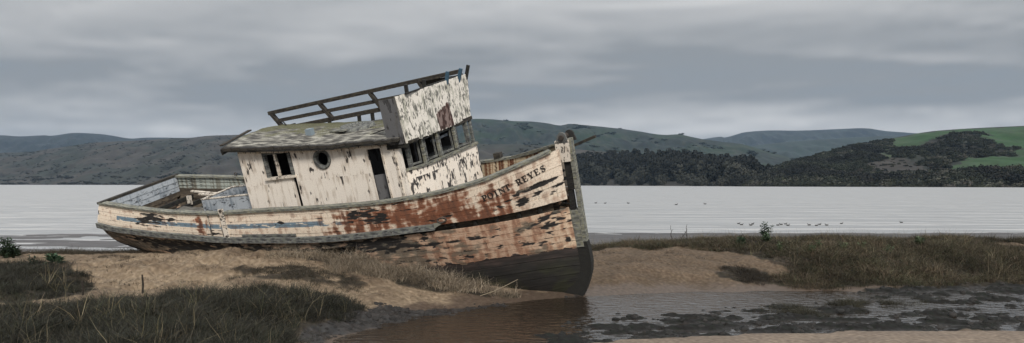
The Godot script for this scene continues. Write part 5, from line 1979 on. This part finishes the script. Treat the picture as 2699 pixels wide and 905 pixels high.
func make_grass() -> void:
	var gm := vertex_material(0.9, 0.05)
	var dark := tuft_mesh(21, 34, 0.14, 0.06, 0.25, 0.0045, 1.0, 0.008)
	var short := tuft_mesh(22, 34, 0.15, 0.05, 0.17, 0.005, 1.1, 0.008)
	var stalks := tuft_mesh(23, 5, 0.12, 0.28, 0.62, 0.0042, 0.75, 0.012)
	var curly := tuft_mesh(24, 26, 0.16, 0.12, 0.34, 0.0042, 1.1, 0.022)

	var P := []
	var T := []
	var deep := [Color(0.034, 0.035, 0.024), Color(0.044, 0.040, 0.027), Color(0.026, 0.029, 0.020), Color(0.050, 0.048, 0.031), Color(0.038, 0.045, 0.027)]
	sow(GRASS_FRONT, 5200, 0.75, 1.25, deep, P, T)
	sow(GRASS_LEFT, 1900, 0.6, 1.0, deep, P, T)
	scatter("marsh_grass", dark, gm, P, T, "dark green marsh grass covering the near bank", "grass")
	P = []
	T = []
	var straw := [Color(0.30, 0.26, 0.16), Color(0.22, 0.20, 0.11), Color(0.36, 0.31, 0.21), Color(0.16, 0.17, 0.09)]
	sow(GRASS_FRONT, 380, 0.35, 0.9, straw, P, T, -0.2, 0.5, 0.3)
	sow(GRASS_LEFT, 70, 0.5, 0.9, straw, P, T, -0.2, 0.5, 0.2)
	sow(GRASS_FRONT, 700, 0.3, 0.6, [Color(0.15, 0.15, 0.085), Color(0.11, 0.12, 0.065), Color(0.20, 0.17, 0.11)], P, T, -0.6, 0.7, 0.35, 15)
	sow(GRASS_FRONT, 420, 0.4, 0.8, [Color(0.20, 0.175, 0.12), Color(0.14, 0.13, 0.085)], P, T, -0.7, 0.7, 1.0, 16)
	scatter("straw_stalks", stalks, gm, P, T, "pale dry stalks bent over the dark marsh grass", "dry grass")

	P = []
	T = []
	var dry := [Color(0.42, 0.345, 0.26), Color(0.32, 0.265, 0.20), Color(0.52, 0.44, 0.34), Color(0.22, 0.185, 0.14)]
	sow(DRY_HULL, 620, 0.7, 1.2, dry, P, T, -0.6, 0.8, 0.2, 8)
	scatter("dry_grass", curly, gm, P, T, "grey curly dead grass growing against the hull", "dry grass")

	P = []
	T = []
	var brown := [Color(0.115, 0.090, 0.060), Color(0.085, 0.072, 0.048), Color(0.155, 0.12, 0.084), Color(0.075, 0.080, 0.046), Color(0.105, 0.105, 0.058)]
	sow(GRASS_RIGHT, 9000, 0.8, 1.35, brown, P, T, -0.75, 0.35, 0.2, 5)
	sow(TUFT_RIGHT, 160, 0.7, 1.1, [Color(0.055, 0.045, 0.034)], P, T)
	scatter("bank_grass", short, gm, P, T, "brown and olive grass covering the bank beyond the bow", "grass")
	P = []
	T = []
	sow(GRASS_RIGHT, 1300, 0.3, 0.7, [Color(0.26, 0.22, 0.15), Color(0.19, 0.18, 0.10), Color(0.34, 0.29, 0.20)], P, T, -0.3, 0.4, 0.35, 6)
	scatter("bank_stalks", stalks, gm, P, T, "thin dry stalks among the grass of the bank beyond the bow", "dry grass")

	P = []
	T = []
	var thin := [Color(0.11, 0.085, 0.062), Color(0.085, 0.07, 0.052), Color(0.06, 0.055, 0.036)]
	sow(SHORE_LEFT, 900, 0.7, 1.25, thin, P, T, -0.5, 0.8, 0.1)
	sow(GRASS_MID, 240, 0.35, 0.8, [Color(0.07, 0.058, 0.04), Color(0.05, 0.045, 0.03)], P, T, -0.1, 0.9, 0.2)
	sow([-9.0, 18.8, -3.8, 18.2, -3.6, 17.4, -6.0, 17.6, -9.0, 18.0], 130, 0.3, 0.7, thin, P, T, 0.05, 0.9, 0.2)
	sow(MUD_LEFT, 90, 0.4, 0.7, [Color(0.06, 0.05, 0.04)], P, T, 0.1, 0.9, 0.2)
	scatter("shore_grass", short, gm, P, T, "thin brown grass along the crest of the sand bank", "grass")

	P = []
	T = []
	sow(GRASS_MUD, 620, 0.5, 0.9, [Color(0.045, 0.044, 0.03), Color(0.065, 0.062, 0.04)], P, T, -0.2, 0.8, 0.2)
	sow(ALGAE, 900, 0.16, 0.42, [Color(0.026, 0.026, 0.021), Color(0.038, 0.034, 0.026)], P, T, 0.05, 1.3, 0.5)
	scatter("mud_weed", short, gm, P, T, "dark weed and stubble growing out of the wet mud", "weed")

	# bits of dead stem and litter strewn over the sand
	P = []
	T = []
	var litter := tuft_mesh(25, 7, 0.10, 0.02, 0.06, 0.004, 2.2)
	var lit := [Color(0.10, 0.08, 0.06), Color(0.16, 0.13, 0.10), Color(0.07, 0.06, 0.045)]
	sow([-10.0, 19.4, -4.0, 18.6, -2.4, 16.6, -1.0, 15.6, -2.6, 15.0, -6.3, 14.2, -8.0, 15.5, -10.0, 17.4], 1500, 0.5, 1.3, lit, P, T, -0.1, 0.9, 0.1, 12)
	sow([1.4, 19.0, 1.6, 21.8, 4.6, 21.5, 5.4, 19.6, 4.0, 18.6], 420, 0.5, 1.2, lit, P, T, 0.0, 0.9, 0.1, 13)
	scatter("sand_litter", litter, gm, P, T, "bits of dead grass strewn over the sand", "litter")

	# lumps of mud and weed standing out of the flat
	var lump := lump_mesh(31)
	P = []
	T = []
	sow(ALGAE, 1800, 0.02, 0.07, [Color(0.022, 0.022, 0.021), Color(0.034, 0.031, 0.029), Color(0.016, 0.017, 0.016)], P, T, -0.25, 1.2, 0.3, 9)
	sow(MUD_LEFT, 520, 0.02, 0.07, [Color(0.04, 0.036, 0.034), Color(0.026, 0.024, 0.023)], P, T, -0.25, 1.2, 0.3, 9)
	scatter("mud_clods", lump, vertex_material(0.85), P, T, "black clods of mud and weed on the wet flat", "mud")

func lump_mesh(seed_: int) -> ArrayMesh:
	var r := RandomNumberGenerator.new()
	r.seed = seed_
	var nz := FastNoiseLite.new()
	nz.seed = seed_
	nz.frequency = 1.3
	var rows := []
	var uvs := []
	for i in 7:
		var row := PackedVector3Array()
		var ru := PackedVector2Array()
		for j in 11:
			var a := PI * i / 6.0
			var b := TAU * (j % 10) / 10.0
			var p := Vector3(sin(a) * cos(b), cos(a), sin(a) * sin(b))
			p *= 1.0 + 0.55 * nz.get_noise_3dv(p)
			p.y *= 0.6
			row.append(p)
			ru.append(Vector2.ZERO)
		rows.append(row)
		uvs.append(ru)
	var mb := MB.new()
	mb.sheet(rows, uvs, true)
	return mb.mesh()

# a leafy weed: a stem with narrow leaves all round
func weed(at: Vector3, H: float, stems: int, leaf: float, c: Color, called: String, label: String, group: String, seed_: int) -> void:
	var r := RandomNumberGenerator.new()
	r.seed = seed_
	var o := base(called, at)
	var st := MB.new()
	var lf := MB.new()
	for s in stems:
		var lean := Vector3(r.randfn(0, 0.28), 1.0, r.randfn(0, 0.28)).normalized()
		var h := H * r.randf_range(0.65, 1.0)
		st.col = tone(c, 0.6)
		st.tube([Vector3(0, -0.04, 0), lean * h * 0.5, lean * h], [0.008, 0.006, 0.003], 5)
		for k in int(9 + h * 40):
			var f := r.randf_range(0.12, 1.0)
			var w := r.randf() * TAU
			var out := Vector3(cos(w), r.randf_range(0.1, 0.9), sin(w)).normalized()
			var p := lean * h * f
			var L := leaf * r.randf_range(0.6, 1.2) * (1.25 - 0.6 * f)
			var side := out.cross(Vector3.UP).normalized() * L * 0.16
			lf.col = tone(c, r.randf_range(0.7, 1.5))
			var m := p + out * L * 0.5 + Vector3(0, L * 0.08, 0)
			var e := p + out * L - Vector3(0, L * 0.12, 0)
			lf.quad(p, m - side, e, m + side)
	put(st, "stem", vertex_material(0.9), o)
	put(lf, "foliage", vertex_material(0.8, 0.06), o)
	tag(o, label, "plant", group)

func make_small_things() -> void:
	# green weeds on the banks: x, depth, height, stems, leaf, seed
	var g1 := Color(0.045, 0.085, 0.045)
	var g2 := Color(0.085, 0.115, 0.06)
	var put_weed := func(x: float, d: float, H: float, stems: int, leaf: float, c: Color, called: String, label: String, group: String, s: int) -> void:
		weed(Vector3(x, height_at(x, d), -d), H, stems, leaf, c, called, label, group, s)
	put_weed.call(6.85, 23.6, 0.62, 4, 0.16, tone(g1, 0.75), "tall_weed", "tall dark green weed standing above the bank grass against the bay", "", 1)
	var clumps := [[5.6, 21.3], [6.3, 21.5], [10.4, 22.2], [10.1, 21.7]]
	for k in clumps.size():
		put_weed.call(clumps[k][0], clumps[k][1], 0.28, 6, 0.13, g1.lerp(g2, 0.3 * k), "green_weed", "leafy green weed clump low in the brown bank grass", "green weeds on the bank beyond the bow", 40 + k)
	var pale := [[7.3, 20.7], [7.9, 20.9], [8.5, 21.1], [9.0, 20.8], [6.2, 20.2], [6.9, 20.0]]
	for k in pale.size():
		put_weed.call(pale[k][0], pale[k][1], 0.28, 4, 0.10, tone(g2, 1.1), "pale_weed", "small pale green weed among the olive bank grass", "pale weeds on the bank beyond the bow", 60 + k)
	put_weed.call(-11.03, 19.0, 0.52, 7, 0.17, tone(g1, 0.6), "leafy_shrub", "dark leafy shrub on the sand crest at the far end of the bank", "", 81)
	put_weed.call(-10.75, 18.8, 0.36, 8, 0.17, tone(g1, 0.5), "leafy_shrub", "low spreading dark shrub beside the taller leafy shrub", "", 82)
	put_weed.call(-8.98, 17.1, 0.24, 3, 0.24, tone(g1, 1.0), "spiky_plant", "spiky green plant with sword shaped leaves on the sand", "", 83)
	put_weed.call(-8.78, 17.0, 0.13, 3, 0.08, tone(g1, 1.0), "round_weed", "small round green weed beside the spiky plant", "", 84)
	put_weed.call(-9.3, 16.9, 0.28, 3, 0.10, tone(g1, 0.45), "upright_weed", "narrow dark upright weed at the edge of the marsh grass", "", 85)

	# bare twigs above the bank beyond the bow
	var twigs := [[4.15, 22.6, 0.50, 0.02], [4.35, 22.7, 0.36, 0.12], [4.55, 22.6, 0.47, -0.05]]
	for k in twigs.size():
		var q: Array = twigs[k]
		var mb := MB.new()
		var p := Vector3.ZERO
		var pts := [p - Vector3(0, 0.05, 0)]
		var rad := [0.012]
		for s in 6:
			p += Vector3(rng.randf_range(-0.03, 0.03) + q[3] * 0.2, q[2] / 6.0, rng.randf_range(-0.03, 0.03))
			pts.append(p)
			rad.append(0.011 - s * 0.0013)
		mb.tube(pts, rad, 5)
		for s in 3:
			var b: Vector3 = pts[2 + s]
			mb.tube([b, b + Vector3(rng.randf_range(-0.07, 0.07), 0.06, rng.randf_range(-0.05, 0.05))], [0.006, 0.003], 4)
		var o := put(mb, "bare_twig", plain(Color(0.22, 0.2, 0.18), 0.95))
		o.position = Vector3(q[0], height_at(q[0], q[1]), -q[1])
		tag(o, "bare dead twig standing above the brown bank grass", "twig", "bare twigs on the bank crest")

	# a stick of driftwood in the dry grass under the hull
	var stick := MB.new()
	stick.tube([Vector3(-0.34, 0.0, 0.06), Vector3(-0.1, 0.07, 0.0), Vector3(0.12, 0.17, -0.03), Vector3(0.36, 0.29, -0.06)], [0.007, 0.009, 0.008, 0.005], 7)
	var so := put(stick, "driftwood_stick", plain(Color(0.5, 0.46, 0.39), 0.9))
	so.position = Vector3(-0.25, height_at(-0.25, 16.25) + 0.08, -16.2)
	tag(so, "pale driftwood stick lying across the dead grass beside the hull", "stick")

	# stakes in the sand and marsh: x, depth, height
	for s in [[-6.0, 14.15, 0.30], [-6.75, 13.7, 0.22]]:
		var mb := MB.new()
		mb.tube([Vector3(0, -0.1, 0), Vector3(0.01, s[2] * 0.5, 0), Vector3(0.0, s[2], 0.01)], [0.02, 0.017, 0.012], 6)
		var o := put(mb, "stub", plain(Color(0.16, 0.14, 0.12), 0.95))
		o.position = Vector3(s[0], height_at(s[0], s[1]), -s[1])
		tag(o, "dark dead stub poking out at the edge of the marsh grass", "stub", "dead stubs beside the sand path")

	# ducks on the bay: x, depth, turn
	var ducks := [[4.7, 101, 0.2], [5.9, 99, 2.9], [9.9, 103, 0.1], [10.9, 102, 0.3], [13.6, 102, 3.0], [17.9, 95, 0.0], [21.7, 98, 3.1],
		[13.0, 50, 0.2], [12.8, 48.6, 0.0], [13.2, 48.2, 3.0], [13.7, 49.6, 0.4], [14.7, 48.2, 0.1], [15.1, 48.9, 3.1], [15.2, 48.0, 0.0], [15.5, 49.4, 0.2], [16.5, 48.4, 2.9], [16.7, 47.8, 0.0], [17.3, 49.0, 0.3], [17.4, 48.2, 3.0], [18.9, 50.0, 0.1], [23.0, 51.5, 3.0]]
	var first: MeshInstance3D = null
	for q in ducks:
		var o: MeshInstance3D
		if first == null:
			first = put_mesh(duck_mesh(), "duck", vertex_material(0.8))
			o = first
		else:
			o = first.duplicate()
			o.name = numbered("duck")
			add_child(o)
		o.position = Vector3(q[0], -0.1, -q[1])
		o.rotation.y = q[2]
		var far: bool = q[1] > 80.0
		tag(o, "tiny dark duck far out on the bay" if far else "small dark duck on the bay just behind the grassy bank", "duck", "ducks far out on the bay" if far else "ducks near the mudflat")
		if far:
			o.scale = Vector3.ONE * 1.0
		else:
			o.scale = Vector3.ONE * 0.6

func duck_mesh() -> ArrayMesh:
	var mb := MB.new()
	mb.col = Color(0.018, 0.017, 0.017)
	mb.tube([Vector3(-0.17, 0.075, 0), Vector3(-0.12, 0.05, 0), Vector3(-0.03, 0.035, 0), Vector3(0.06, 0.035, 0), Vector3(0.11, 0.05, 0), Vector3(0.135, 0.07, 0)], [0.008, 0.04, 0.065, 0.06, 0.038, 0.01], 10)
	mb.col = Color(0.014, 0.015, 0.014)
	mb.tube([Vector3(0.09, 0.05, 0), Vector3(0.115, 0.10, 0), Vector3(0.12, 0.135, 0), Vector3(0.145, 0.15, 0), Vector3(0.165, 0.145, 0)], [0.03, 0.02, 0.022, 0.026, 0.012], 8)
	mb.col = Color(0.12, 0.09, 0.05)
	mb.tube([Vector3(0.16, 0.143, 0), Vector3(0.2, 0.136, 0)], [0.011, 0.006], 6)
	return mb.mesh()
